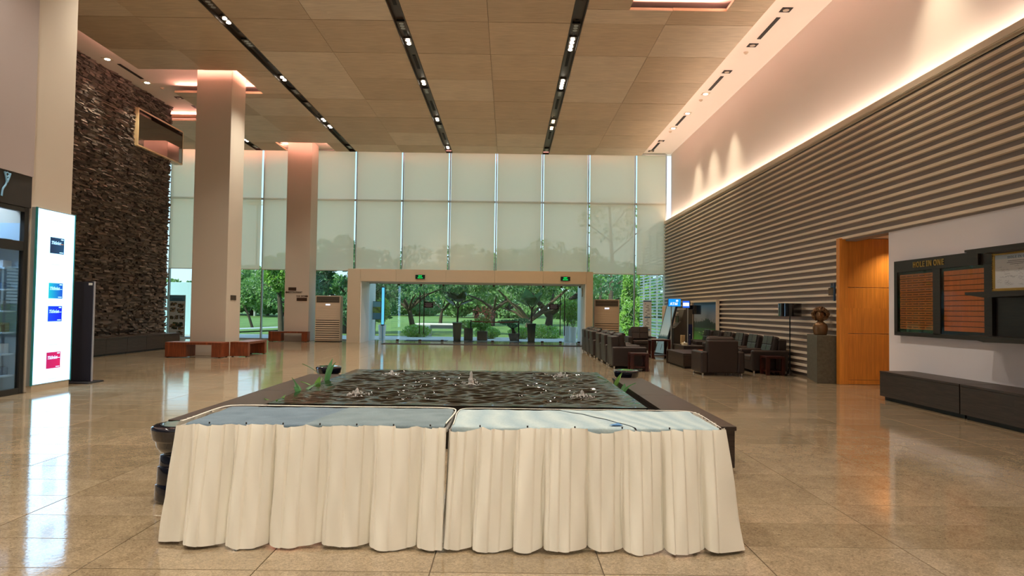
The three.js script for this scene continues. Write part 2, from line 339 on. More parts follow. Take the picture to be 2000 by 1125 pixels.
// downlights in the troughs
{
  const warm = [1, 0.9, 0.75], amber = [1, 0.7, 0.36];
  const lit = [[1, -17.14], [1, -21.5], [1, -26.22], [1, -27.18], [2, -18.35], [2, -21.69], [2, -25.92], [2, -30.44], [3, -18.11], [3, -18.61], [3, -21.4], [3, -21.89], [3, -25.97, 1], [3, -26.93, 1], [0, -29.66]];
  for (let k = 0; k < 5; k++) for (const s of [1, 2, 3]) lit.push([s, -13.8 + 4.35 * k]);  // unseen rows carry the pattern on; rearmost row added to brighten the table skirts
  const gA = box(-0.1, 0.1, 0.06, 0.1, -0.24, 0.24), gB = cyl(0.055, 0.055, 0.02, 0, 0.035, -0.12), gC = cyl(0.055, 0.055, 0.02, 0, 0.035, 0.12);
  const WHERE = ['the short trough', 'the bench column trough', 'the left door trough', 'the right door trough'];
  const rank = (list, s, z) => ORD[list.filter((q) => q[0] === s && q[1] < z).length];
  lit.forEach(([s, z, am]) => {
    const d = thing('trough_downlight', rank(lit, s, z) + (am ? ' lit downlight (amber)' : ' lit downlight') + ' from the glass wall in ' + WHERE[s], 'ceiling light', [STRIPS[s], YW, z], 0, am ? 'amber trough downlights' : 'lit trough downlights');
    mesh('housing', gA, M.bronze, d);
    const m = glow(new THREE.Color(...(am ? amber : warm)), 14);
    mesh('bulb', gB, m, d); mesh('bulb', gC, m, d);
    const pair = [18.11, 18.61, 21.4, 21.89, 25.97, 26.93, 26.22, 27.18].some((q) => Math.abs(q + z) < 0.01);
    const l = new THREE.SpotLight(new THREE.Color(...(am ? amber : warm)), SPOT * (pair ? 0.55 : 1), 0, z < -29 ? 0.5 : 0.98, z < -29 ? 1 : 0.75, 2); l.name = 'trough_lamp';
    l.position.set(0, 0.02, 0); l.target.position.set(0, -5, 0); l.shadow.radius = 5; d.add(l, l.target);
  });
  const gU = box(-0.1, 0.1, 0.045, 0.1, -0.26, 0.26), gR = box(-0.11, 0.11, 0.04, 0.05, -0.27, 0.27), gL = [-0.15, 0, 0.15].map((z) => cyl(0.06, 0.06, 0.012, 0, 0.036, z));
  const off = [[1, -16.2], [1, -18.6], [1, -22.8], [1, -24.2], [1, -30.6], [2, -17.28], [2, -22.5], [2, -26.9], [3, -17.25], [3, -22.6], [3, -30.6], [0, -30.8], [0, -28.6]];
  for (const [s, z] of off) {
    const d = thing('gimbal_downlight', rank(off, s, z) + ' unlit black gimbal downlight from the glass wall in ' + WHERE[s], 'ceiling light', [STRIPS[s], YW, z], 0, 'unlit gimbal downlights');
    mesh('housing', gU, M.black, d); mesh('frame', gR, M.bronze, d); for (const g of gL) mesh('lamp_head', g, M.alu, d);
  }
}
// perimeter ceiling: downlights, slot diffusers, detectors
{
  const on = [[6.64, -23.07], [6.63, -25.38], [6.6, -27.48], [-12.31, -20.61], [-12.24, -22.76], [6.7, -11.9], [6.7, -3]];
  const gT = box(-0.13, 0.13, -0.012, 0.0, -0.13, 0.13, 0.003), gB = cyl(0.075, 0.075, 0.012, 0, -0.022, 0);
  const gl = glow(new THREE.Color(1, 0.85, 0.62), 16), soft = S({ color: 0xb9aa96, roughness: 0.4 });
  for (const [x, z] of on) {
    const d = thing('perimeter_downlight', ORD[on.filter((q) => q[0] * x > 0 && q[1] < z).length] + ' lit square perimeter downlight from the glass wall ' + (x > 0 ? 'along the slat wall' : 'along the stone wall'), 'ceiling light', [x, YS, z], 0, x > 0 ? 'lit perimeter lights right' : 'lit perimeter lights left');
    mesh('trim', gT, M.cream, d); mesh('bulb', gB, gl, d);
    const l = new THREE.SpotLight(new THREE.Color(1, 0.86, 0.62), x > 0 ? 30 : 26, 0, x > 0 ? 0.5 : 0.6, 1.0, 2); l.name = 'perimeter_lamp'; l.position.set(0, -0.05, 0); l.target.position.set(x > 0 ? 0.9 : -0.25, -5, 0); l.shadow.radius = 3; d.add(l, l.target);
  }
  for (const [x, z] of [[6.73, -16.53], [6.71, -18.78], [6.68, -20.91], [6.58, -29.58], [6.54, -31.5], [-9.2, -20.8], [-11.95, -24.4]]) {
    const d = thing('perimeter_downlight', ORD[[-31.5, -29.58, -24.4, -20.91, -20.8, -18.78, -16.53].indexOf(z)] + ' unlit square black perimeter downlight from the glass wall ' + (x > 0 ? 'above the slat wall' : 'near the stone wall'), 'ceiling light', [x, YS, z], 0, x > 0 ? 'unlit perimeter lights right' : 'unlit perimeter lights left');
    mesh('trim', gT, M.slot, d); mesh('bulb', gB, soft, d);
  }
  const nth = (list, x, z) => ORD[list.filter((q) => q[0] * x > 0 && q[1] < z).length];
  const slots = [[6.72, -17.65], [6.66, -22.0], [6.62, -26.4], [6.56, -30.6], [-12.2, -21.7], [-11.9, -26.0]], offs = [[6.73, -16.53], [6.71, -18.78], [6.68, -20.91], [6.58, -29.58], [6.54, -31.5], [-9.2, -20.8], [-11.95, -24.4]], det = [[6.71, -19.31], [6.67, -23.75], [6.6, -28.0], [-12.0, -23.3]];
  for (const [x, z] of [[6.72, -17.65], [6.66, -22.0], [6.62, -26.4], [6.56, -30.6], [-12.2, -21.7], [-11.9, -26.0]]) tag(mesh('slot_diffuser', box(x - 0.05, x + 0.05, YS - 0.015, YS, z - 0.68, z + 0.68), M.slot), nth(slots, x, z) + ' long dark slot air diffuser from the glass wall ' + (x > 0 ? 'above the slat wall' : 'by the stone wall'), 'air diffuser', x > 0 ? 'slot diffusers right' : 'slot diffusers left');
  for (const [x, z] of [[6.71, -19.31], [6.67, -23.75], [6.6, -28.0], [-12.0, -23.3]]) { const d = thing('smoke_detector', nth(det, x, z) + ' small round smoke detector from the glass wall ' + (x > 0 ? 'above the slat wall' : 'by the stone wall'), 'detector', [x, YS, z], 0, x > 0 ? 'smoke detectors right' : undefined); mesh('base', cyl(0.06, 0.07, 0.025, 0, -0.025, 0), M.cream, d); mesh('head', cyl(0.035, 0.05, 0.03, 0, -0.055, 0), M.cream, d); }
}
// pink cove lamps lying on the raft along its openings and edges
{
  const pc = new THREE.Color(1, 0.40, 0.31), gm = glow(pc, 1.2);
  // x0, x1, z0, z1, direction of the throw, place
  const runs = [[-11.3, -8.5, -22.98, -22.98, 0, 1, 'bench column opening far edge'], [-8.32, -8.32, -22.8, -20.8, -1, 0, 'bench column opening side'], [-11.3, -8.5, -20.59, -20.59, 0, -1, 'bench column opening near edge'], [-10.2, -8.1, -29.62, -29.62, 0, -1, 'window column opening'], [-7.97, -7.97, -31.2, -29.8, -1, 0, 'window column opening side'], [-10.38, -10.38, -31.2, -29.8, 1, 0, 'window column opening left side'], [2.9, 5.0, -16.13, -16.13, 0, 1, 'square opening near the troughs'], [5.18, 5.18, -16.0, -14.0, -1, 0, 'square opening side'], [-15.8, -11.7, -26.48, -26.48, 0, 1, 'raft edge behind the stone wall'], [-7.0, 5.8, -31.22, -31.22, 0, -1, 'raft edge above the glass wall'], [-15.8, -10.5, -31.22, -31.22, 0, -1, 'raft edge left end above the glass wall'], [5.97, 5.97, -31.0, -12, 1, 0, 'raft edge along the slat wall'], [5.97, 5.97, -11.8, 6.5, 1, 0, 'raft edge along the slat wall behind the viewer'], [-11.42, -11.42, -20.4, -4, -1, 0, 'raft edge along the stone wall']];
  for (const [x0, x1, z0, z1, dx, dz, where] of runs) {
    const along = x1 > x0, len = Math.max(x1 - x0, z1 - z0), cx = (x0 + x1) / 2, cz = (z0 + z1) / 2;
    const c = thing('pink_cove_lamp', 'pink strip lamp hidden above the ' + where, 'cove light', [cx, YW + 0.075, cz]);
    mesh('tube', bx(along ? len : 0.05, 0.025, along ? 0.05 : len), gm, c);
    const l = new THREE.RectAreaLight(pc, PINK * (len > 10 ? 0.2 : 1), len, 0.06); l.name = 'pink_glow'; c.add(l);
    l.position.set(dx * 0.01, 0.045, dz * 0.01); l.up.set(0, 1, 0); l.lookAt(new THREE.Vector3(cx + dx, YW + 0.12 + 0.75, cz + dz));
  }
}

// ---------------------------------------------------------------- glass wall
const BAYS = [-18.1, -15.99, -13.8, -11.62, -9.43, -7.24, -5.05, -2.84, -0.65, 1.54, 3.72, 5.93, 7.4];
for (let i = 0; i < BAYS.length - 1; i++) {
  const a = BAYS[i], b = BAYS[i + 1], w = struct('window_' + (i + 1), null, null, 'tall glazed bay of the glass wall');
  const mid = a > -7.3 && b < 3.8, y0 = mid ? 3.2 : 0.04;
  mesh('pane', box(a + 0.035, b - 0.035, y0, 6.58, ZW - 0.006, ZW + 0.006), M.glass, w);
  mesh('pane', box(a + 0.035, b - 0.035, 6.66, YS, ZW - 0.006, ZW + 0.006), M.glass, w);
  mesh('mullion', box(b - 0.025, b + 0.025, mid && i < 9 ? 3.2 : 0, YS, ZW - 0.1, ZW + 0.08, 0.006), M.alu, w);
  mesh('transom', box(a + 0.035, b - 0.035, 6.58, 6.66, ZW - 0.08, ZW + 0.06, 0.006), M.alu, w);
  if (!mid) mesh('sill', box(a + 0.035, b - 0.035, 0, 0.05, ZW - 0.1, ZW + 0.08, 0.006), M.alu, w);
}
for (let i = 0; i < BAYS.length - 1; i++) {
  const a = BAYS[i] + 0.06, b = BAYS[i + 1] - 0.065, drop = i >= 8 && i <= 9 ? 3.33 : i > 4 && i < 8 ? 3.24 : 3.28, z = ZW + 0.2;
  const r = thing('roller_blind', ORD[11 - i] + ' translucent cream roller blind from the slat wall on the tall glass wall', 'blind', [0, 0, 0], 0, 'roller blinds of the glass wall');
  const ph = rr(0, 9);
  mesh('fabric', surface(24, 12, (u, v) => [mix(a, b, u), mix(YS - 0.06, drop, v), z + 0.006 * Math.sin(u * 9 + ph + v * 1.5) * v]), M.blind, r);
  mesh('bottom_bar', box(a, b, drop - 0.03, drop, z - 0.012, z + 0.012, 0.004), M.creamMetal, r);
  const rl = new THREE.CylinderGeometry(0.045, 0.045, b - a, 14); rl.rotateZ(Math.PI / 2); rl.translate((a + b) / 2, YS - 0.06, z); mesh('roller', rl, M.alu, r);
}
// entrance portal with glass doors
{
  const p = struct('portal_frame', null, null, 'cream clad portal around the glass entrance doors');
  const z0 = -29.9, z1 = -31.95;
  for (const [a, b] of [[-6.5, -4.94], [-4.94, -2.76], [-2.76, -0.62], [-0.62, 1.5], [1.5, 3.4]]) mesh('header_panel', box(a + 0.003, b - 0.003, 2.7, 3.24, z0, z1, 0.004), M.cream, p);
  mesh('side_panel', box(-7.06, -6.503, 0, 3.24, z0, z1, 0.004), M.cream, p);
  mesh('side_panel', box(3.403, 3.7, 0, 3.24, z0, z1, 0.004), M.cream, p);
  mesh('inner_lining', box(-6.5, -6.46, 0, 2.7, z0 - 0.05, -33.2), M.white, p);
  mesh('inner_lining', box(3.36, 3.4, 0, 2.7, z0 - 0.05, -33.2), M.white, p);
  mesh('head_rail', box(-6.45, 3.35, 2.66, 2.7, -31.6, -31.7), M.alu, p);
  const X = [-6.45, -5.04, -4.0, -2.97, -0.64, 1.66, 2.5, 3.35], zg = -31.65;
  for (let i = 0; i < 7; i++) {
    const dn = [1, 2, 5, 6].includes(i), d = struct('door_' + (i + 1), null, null, dn ? 'frameless glass entrance door leaf' : 'fixed frameless glass panel beside the entrance doors');
    mesh('pane', box(X[i] + 0.006, X[i + 1] - 0.006, 0.02, 2.66, zg - 0.006, zg + 0.006), M.clear, d);
    mesh('patch_fitting', box(X[i + 1] - 0.14, X[i + 1] - 0.01, 0.01, 0.1, zg - 0.02, zg + 0.02, 0.004), M.bronze, d);
    mesh('patch_fitting', box(X[i + 1] - 0.1, X[i + 1] - 0.01, 2.58, 2.66, zg - 0.02, zg + 0.02, 0.004), M.bronze, d);
    if (dn) { const hx = i === 1 || i === 5 ? X[i + 1] - 0.1 : X[i] + 0.1; mesh('handle', merge([cyl(0.022, 0.022, 1.95, hx, 0.36, zg + 0.07, 10), bx(0.02, 0.02, 0.08, hx, 0.6, zg + 0.04), bx(0.02, 0.02, 0.08, hx, 2.0, zg + 0.04)]), M.mahogany, d); }
  }
}

// ================================================================ TABLES, FOUNTAIN (near ground first)
function foldAt(seed) {
  const r = rngOf(seed), ks = []; for (let i = 0; i < 7; i++) ks.push([r() * 6.28, 0.6 + r() * 0.8]);
  return ks;
}
function skirtGeo(path, top, seed, o = {}) {            // path: polyline [x, z, nx, nz] around the table
  const L = [0]; for (let i = 1; i < path.length; i++) L.push(L[i - 1] + Math.hypot(path[i][0] - path[i - 1][0], path[i][1] - path[i - 1][1]));
  const T = L[L.length - 1], r = rngOf(seed), cuts = [];
  for (let s = 0; s < T; ) { cuts.push(s); s += 0.06 + r() * 0.05; } cuts.push(T);          // knife pleats at the top
  const big = []; for (let s = r() * 0.1; s < T + 0.4; ) { big.push(s); s += 0.13 + r() * 0.21; }   // large folds at the hem
  const ph = foldAt(seed + 1);
  const nearest = (list, s) => { let k = 0; while (k < list.length - 2 && list[k + 1] <= s) k++; return [list[k], list[k + 1], k]; };
  return surface(Math.round(T * 280), 36, (u, v) => {
    const s = u * T; let k = 0; while (k < path.length - 2 && L[k + 1] < s) k++;
    const t = clamp((s - L[k]) / (L[k + 1] - L[k])), p = path[k], q = path[k + 1];
    const nx = mix(p[2], q[2], t), nz = mix(p[3], q[3], t);
    const [a, b] = nearest(cuts, s), pl = (s - a) / (b - a), [c, d, bi] = nearest(big, s + 0.02 * Math.sin(v * 3 + ph[2][0])), bl = clamp((s - c) / (d - c));
    const vv = Math.pow(v, 0.8);
    const pleat = Math.pow(pl, 0.8) * (1 - Math.pow(pl, 26)) * 0.034 * (0.7 + 0.5 * Math.abs(Math.sin(a * 91 + ph[1][0])));                     // overlapping knife edge
    const am = 0.7 + 0.6 * Math.abs(Math.sin(bi * 2.3 + ph[0][0]));
    const fold = (Math.pow(Math.sin(Math.PI * Math.pow(bl, 0.62)), 0.6)) * 0.085 * am;
    const wr = 0.006 * Math.sin(s * 31 + v * 5 + ph[3][0]) * vv + 0.004 * Math.sin(s * 57 - v * 9 + ph[4][0]) * vv;
    const flare = (o.flare ?? 0.05) * Math.pow(v, 1.1);
    const off = 0.012 + pleat * (1 - vv * 0.62) + fold * vv + wr + flare;
    const sag = v < 0.5 ? (o.sag ? o.sag(s, T) : 0) * (1 - 2 * v) : 0;
    const hem = 0.008 + 0.012 * (0.5 + 0.5 * Math.sin(s * 7 + ph[5][0])) + 0.012 * (1 - Math.sin(Math.PI * bl));
    const x = mix(p[0], q[0], t) + nx * off, z = mix(p[1], q[1], t) + nz * off;
    return [x, mix(top - sag, hem, v), z];
  });
}
{
  const zf = -4.5, zb = -5.27, top = 0.765;
  const leg = (x, z) => cyl(0.014, 0.014, 0.72, x, 0, z, 10);
  const spec = [
    { x0: -2.14, x1: -0.385, seed: 31, table: 'folding table under the slate blue cloths, left of the pale one', skirt: 'pleated white table skirt hanging from the slate blue topped table' },
    { x0: -0.375, x1: 1.415, seed: 77, table: 'folding table under the pale blue wavy cloths', skirt: 'pleated white table skirt hanging from the pale blue topped table' }];
  spec.forEach((s, k) => {
    const t = thing('folding_table', s.table, 'table', [(s.x0 + s.x1) / 2, 0, (zf + zb) / 2]);
    const w = (s.x1 - s.x0) / 2, d = (zf - zb) / 2;
    mesh('tabletop', box(-w, w, 0.72, 0.75, -d, d, 0.012), M.grey, t);
    for (const a of [-1, 1]) for (const b of [-1, 1]) mesh('leg', leg(a * (w - 0.15), b * (d - 0.1)), M.alu, t);
    const sk = thing('table_skirt', s.skirt, 'table skirt', [0, 0, 0]);
    const sideL = [[s.x0, zb, -1, 0], [s.x0, zf - 0.05, -1, 0], [s.x0 + 0.02, zf - 0.01, -0.75, 0.66], [s.x0 + 0.06, zf, 0, 1]];
    const sideR = [[s.x1 - 0.06, zf, 0, 1], [s.x1 - 0.02, zf - 0.01, 0.75, 0.66], [s.x1, zf - 0.05, 1, 0], [s.x1, zb, 1, 0]];
    const path = k === 0 ? [...sideL, [s.x1 - 0.01, zf, 0, 1]] : [[s.x0 + 0.0, zf - 0.04, -0.4, 0.9], [s.x0 + 0.02, zf + 0.002, -0.2, 1], ...sideR];
    const gap = k === 0 ? 0.24 : 0.31;
    const sag = (q) => { const f = ((q + (k ? 0.06 : 0.1)) % gap) / gap; return (k ? 0.036 : 0.018) * Math.sin(Math.PI * f) * (0.5 + 0.5 * Math.sin(Math.floor(q / gap) * 2.1 + 1)); };
    const g = skirtGeo(path, top, s.seed, { sag, flare: k ? 0.075 : 0.05 });
    mesh('pleated_cloth', g, M.skirt, sk);
    // rolled hem lying round the back and inner edges of the top
    const yb = 0.769;
    mesh('rolled_hem', tube(k === 0 ? [[s.x0, yb, zf - 0.03], [s.x0 + 0.005, yb, zb + 0.05], [s.x0 + 0.05, yb, zb], [-1.2, yb, zb - 0.004], [s.x1 - 0.06, yb, zb], [s.x1 - 0.012, yb, zb + 0.05], [s.x1 - 0.02, yb, zf - 0.05]] : [[s.x0 + 0.02, yb, zf - 0.03], [s.x0 + 0.03, yb, zb + 0.04], [s.x0 + 0.08, yb, zb], [0.5, yb, zb - 0.004], [s.x1 - 0.07, yb, zb], [s.x1 - 0.004, yb, zb + 0.05], [s.x1, yb, zf - 0.03]], k === 0 ? 0.0045 : 0.003, 90, 6), M.skirt, sk);
    for (let q = s.x0 + 0.2; q < s.x1 - 0.05; q += gap) mesh('pin', cyl(0.005, 0.005, 0.012, q, 0.762, zf + 0.012, 8), M.black, sk);
  });
  // cloths laid on the tops
  const cloth = (name, label, m, xa, xb, edge, y, lift = 0) => {
    const g = surface(70, 36, (u, v) => {
      const zq = mix(zb + 0.012, zf + 0.03, v), dn = Math.max(0, v - 0.962) * 1.4, z = Math.min(zq, zf + 0.004);
      const x = mix(xa + (edge?.[0]?.(v) ?? 0), xb + (edge?.[1]?.(v) ?? 0), u);
      return [x, y - dn * 0.9 + 0.0016 * Math.sin(x * 13 + z * 21) + 0.001 * Math.sin(x * 41 - z * 17) + lift * u * 0, z];
    });
    return tag(mesh(name, g, m), label, 'tablecloth');
  };
  const slate = (a, b, c, seed) => { const n = noise2(10, seed), n2 = noise2(150, seed + 1); return S({ roughness: 0.8, side: THREE.DoubleSide, map: texture(512, 256, (x, y) => { const v = (n(x, y) - 0.5) * 16 + (n2(x, y) - 0.5) * 10; return [a + v, b + v, c + v]; }) }); };
  cloth('tablecloth', 'smooth slate blue cloth on the outer half of the table beside the round stool', slate(98, 117, 132, 301), -2.1, -1.26, [null, (v) => 0.12 * (0.5 - v)], 0.762);
  cloth('tablecloth', 'smooth grey green blue cloth on the half table touching the pale blue one', slate(110, 127, 134, 303), -1.27, -0.4, [(v) => 0.12 * (0.5 - v), (v) => -0.015 * Math.pow(2 * v - 1, 6)], 0.765);
  const wavy = (seed) => { const n = noise2(8, seed), n2 = noise2(130, seed); return S({ roughness: 0.75, side: THREE.DoubleSide, map: texture(1024, 512, (x, y) => { const band = x * 5.2 + 0.22 * Math.sin(y * 3.0) + 0.3 * (n(x * 0.5, y * 0.5) - 0.5), f = band - Math.floor(band), st = 0.5 + 0.5 * Math.sin((y + n(x, y) * 0.08) * 150), k = (f < 0.5 ? f * 2 : 2 - 2 * f), v = (n2(x, y) - 0.5) * 12 - st * 6 * k; return [150 + 30 * k + v, 172 + 24 * k + v, 182 + 16 * k + v]; }) }); };
  cloth('tablecloth', 'pale blue striped cloth with a curved edge next to the slate cloth', wavy(311), -0.36, 0.72, [null, (v) => -0.02 - 0.24 * Math.pow(1 - v, 1.8) + 0.14], 0.762);
  cloth('tablecloth', 'pale blue wavy banded cloth on the table end beside the wide floor', wavy(331), 0.66, 1.395, [(v) => -0.26 * Math.pow(1 - v, 1.8) + 0.2 * v, null], 0.767);
  const tri = new THREE.Shape([new THREE.Vector2(0, 0), new THREE.Vector2(0.09, 0.0), new THREE.Vector2(0.075, 0.1)]);
  const tg = new THREE.ExtrudeGeometry(tri, { depth: 0.002, bevelEnabled: false }); tg.rotateX(-Math.PI / 2);
  const tf = mesh('folded_corner', tg, S({ color: 0x4d82b8, roughness: 0.8 })); tf.position.set(0.68, 0.771, zf - 0.06); tag(tf, 'small folded blue cloth corner between the two pale cloths', 'cloth corner');
}
// fountain
const FX0 = -2.62, FX1 = 1.54, FZ0 = -11.8, FZ1 = -7.5, FY = 0.47;
const JETS = [[-0.51, -9.6, 0.2], [-1.83, -10.84, 0.09], [-1.81, -8.27, 0.1], [0.85, -10.94, 0.08], [0.91, -8.35, 0.1]];
{
  const f = thing('fountain', 'low square black stone fountain with rippling dark water and bubbling jets', 'fountain', [0, 0, 0]);
  mesh('basin', merge([box(FX0, FX1, 0, FY - 0.03, FZ0, FZ1, 0.02), box(FX0, FX0 + 0.02, FY - 0.05, FY + 0.002, FZ0, FZ1), box(FX1 - 0.02, FX1, FY - 0.05, FY + 0.002, FZ0, FZ1), box(FX0, FX1, FY - 0.05, FY + 0.002, FZ0, FZ0 + 0.02), box(FX0, FX1, FY - 0.05, FY + 0.002, FZ1 - 0.02, FZ1)].map((g) => g)), M.granite, f);
  const r = rngOf(91), wv = []; for (let i = 0; i < 26; i++) { const a = r() * 6.28, l = 0.075 + r() * 0.17; wv.push([Math.cos(a) / l * 3, Math.sin(a) / l * 7.5, r() * 6.28, l * 0.0105]); }
  mesh('water', surface(330, 330, (u, v) => {
    const x = mix(FX0 + 0.01, FX1 - 0.01, u), z = mix(FZ0 + 0.01, FZ1 - 0.01, v); let h = 0;
    for (const [a, b, p, m] of wv) h += m * Math.sin(a * x + b * z + p + 0.8 * Math.sin(x * 1.7 + z * 2.3 + p));
    for (const [jx, jz, s] of JETS) { const d = Math.hypot(x - jx, z - jz); h += 0.006 * Math.sin(d * 42) * Math.exp(-d * 2.4) + 0.012 * Math.exp(-d * d * 60); }
    const e = Math.min(u, 1 - u, v, 1 - v) * 14; return [x, FY + 0.004 + h * clamp(e, 0.15, 1) * 0.9, z];
  }), M.water, f);
  JETS.forEach(([x, z, h], k) => {
    const q = rngOf(500 + k), g = lathe(Array.from({ length: 11 }, (_, i) => { const t = i / 10; return [(k === 0 ? 0.036 : 0.036) * Math.pow(1 - t, k === 0 ? 0.35 : 0.6) * (0.8 + 0.4 * q()) + (i === 0 ? 0.05 : 0), t * h]; }), 18), p = g.attributes.position;
    for (let i = 0; i < p.count; i++) { const a = Math.atan2(p.getZ(i), p.getX(i)), s = 1 + 0.28 * Math.sin(a * 3 + k + p.getY(i) * 60) * (k ? 1 : 0.4); p.setX(i, p.getX(i) * s); p.setZ(i, p.getZ(i) * s); }
    g.computeVertexNormals();
    const drops = []; for (let i = 0; i < 34; i++) { const a = q() * 6.28, d = 0.03 + q() * 0.13, s = new THREE.IcosahedronGeometry(0.005 + q() * 0.009, 0); s.translate(Math.cos(a) * d, 0.012 + q() * h * 0.45 * (0.16 - d) / 0.13, Math.sin(a) * d); drops.push(s); }
    const j = mesh('jet', merge([g, ...drops]), M.spray, f); j.position.set(x, FY, z);
  });
}
// benches along the fountain
{
  const units = [[1.7, 2.18, -6.5, -8.86], [1.7, 2.18, -8.88, -11.1], [-3.2, -2.68, -6.5, -8.86], [-3.2, -2.68, -8.88, -11.1]];
  const lab = ['near dark wooden bench unit right of the fountain', 'far dark wooden bench unit right of the fountain by the low round stool', 'near dark wooden bench unit left of the fountain behind the table corner', 'far dark wooden bench unit left of the fountain by the trough plants'];
  units.forEach(([x0, x1, z0, z1], i) => {
    const b = thing('fountain_bench', lab[i], 'bench', [(x0 + x1) / 2, 0, (z0 + z1) / 2]); const w = (x1 - x0) / 2, d = Math.abs(z1 - z0) / 2;
    mesh('seat_board', box(-w, w, 0.41, 0.45, -d, d, 0.004), M.darkWood, b);
    mesh('body', box(-w + 0.015, w - 0.015, 0.06, 0.409, -d + 0.01, d - 0.01), M.darkWood, b);
    mesh('plinth', box(-w + 0.06, w - 0.06, 0, 0.059, -d + 0.03, d - 0.03), M.black, b);
  });
}
// glazed stools
{
  const prof = [[0.001, 0], [0.165, 0], [0.175, 0.03], [0.172, 0.13], [0.158, 0.135], [0.162, 0.15], [0.158, 0.27], [0.142, 0.275], [0.146, 0.29], [0.14, 0.36], [0.118, 0.365], [0.118, 0.385], [0.15, 0.392], [0.172, 0.43], [0.178, 0.47], [0.192, 0.475], [0.2, 0.49], [0.212, 0.56], [0.208, 0.58], [0.19, 0.592], [0.001, 0.594]];
  const glaze = PH({ color: 0x121422, roughness: 0.07, clearcoat: 1, clearcoatRoughness: 0.04 }), base = lathe(prof, 40);
  const topT = canvasTex(256, 256, (c) => { c.fillStyle = '#1c1410'; c.fillRect(0, 0, 256, 256); c.strokeStyle = '#a04a34'; c.lineWidth = 7; for (let i = 0; i < 7; i++) { c.beginPath(); for (let k = 0; k < 40; k++) { const a = k / 12 + i * 0.9, q = 8 + k * 1.7; c.lineTo(128 + Math.cos(a) * q, 128 + Math.sin(a) * q); } c.stroke(); } });
  const s = thing('round_stool', 'glossy black stepped round ceramic stool with reddish pattern beside the skirted table', 'stool', [-2.58, 0, -5.45]);
  mesh('body', base, glaze, s);
  const disc = new THREE.CircleGeometry(0.15, 36); disc.rotateX(-Math.PI / 2); disc.translate(0, 0.5955, 0);
  mesh('top_pattern', disc, PH({ map: topT, roughness: 0.1, clearcoat: 1 }), s);
  copyOf(s, [-2.98, -0.04, -11.42], 1, 'glossy black round stool behind the far left fountain bench');
  copyOf(s, [1.98, -0.04, -11.42], 2, 'glossy black round stool behind the far right fountain bench');
}
// plants between fountain and benches
function blade(L, W, droop, m = 10) { return surface(m, 2, (u, v) => { const w = W * Math.sin(Math.PI * Math.min(1, 0.08 + u * 0.92)) * (v - 0.5); return [w, L * u * (1 - 0.35 * droop * u) + Math.abs(v - 0.5) * W * 0.25, L * droop * u * u]; }); }
{
  const troughs = [[-2.665, -2.63, 'left'], [1.56, 1.685, 'right']];
  for (const [a, b, side] of troughs) tag(mesh('planting_trough', box(a, b, 0, 0.32, -11.0, -7.5), M.black), 'narrow black planting trough between the fountain and the ' + side + ' benches', 'planter');
  const spots = [[-2.64, -7.9, 0.2, 3, 'low leafy plant nearest the table at the fountain edge'], [-2.64, -8.75, 0.3, 4, 'broad leafed plant in the middle of the left fountain trough'], [-2.64, -9.5, 0.24, 4, 'dark leafed plant in the left fountain trough'], [-2.64, -10.0, 0.5, 3, 'tall bladed plant at the far end of the left fountain trough'], [1.62, -10.3, 0.26, 3, 'dark leafed plant in the right fountain trough'], [1.62, -9.6, 0.22, 3, 'yellow green plant in the right fountain trough']];
  spots.forEach(([x, z, h, n, l], i) => {
    const p = thing('trough_plant', l, 'plant', [x, 0.3, z]);
    for (let k = 0; k < n; k++) { const o = mesh('leaf', blade(h + rr(0, 0.1), 0.085, rr(0.3, 0.9)), i % 2 ? M.leafB : M.leafA, p); o.rotation.set(0, k * 6.28 / n + (i === 3 ? 0.9 : rr(0, 1)), 0); o.position.set(0, 0, 0); }
  });
}

// ================================================================ COLUMN BENCHES AND WALL BENCHES
function openBench(label, x0, x1, z0, z1, l, r, h = 0.45) {
  const b = thing('column_bench', label, 'bench', [(x0 + x1) / 2, 0, (z0 + z1) / 2]), w = (x1 - x0) / 2, d = Math.abs(z1 - z0) / 2;
  mesh('seat', box(-w, w, h - 0.07, h, -d, d, 0.004), M.redWood, b);
  mesh('end_block', box(-w, -w + l, 0.02, h - 0.072, -d, d, 0.004), M.redWood, b);
  mesh('end_block', box(w - r, w, 0.02, h - 0.072, -d, d, 0.004), M.redWood, b);
  for (const a of [-1, 1]) for (const q of [-1, 1]) mesh('foot', bx(0.05, 0.02, 0.05, a * (w - 0.06), 0, q * (d - 0.06)), M.black, b);
  return b;
}
openBench('red brown wooden bench across the front of the tall bench column', -10.06, -8.42, -20.12, -20.72, 0.62, 0.28);
{
  const b = openBench('red brown wooden bench along the right side of the tall bench column', -0.8, 0.8, -0.27, 0.27, 0.18, 0.18); b.position.set(-8.12, 0, -21.5); b.rotation.y = Math.PI / 2;
}
openBench('red brown wooden bench at the column near the glass wall', -10.5, -8.8, -30.0, -30.42, 0.55, 0.25);
{
  for (let i = 0; i < 8; i++) {
    const z1 = -24.95 + 1.135 * i, b = thing('stone_wall_bench', ORD[i] + ' dark bench unit from the glass wall in the row along the stone wall', 'bench', [-12.3, 0, z1 + 0.565], 0, 'bench row along the stone wall');
    mesh('body', box(-0.3, 0.35, 0.05, 0.49, -0.564, 0.564, 0.003), M.darkWood, b);
    mesh('seat_board', box(-0.32, 0.37, 0.492, 0.53, -0.564, 0.564, 0.004), M.darkWood, b);
    mesh('plinth', box(-0.3, 0.3, 0, 0.049, -0.56, 0.56), M.black, b);
  }
}

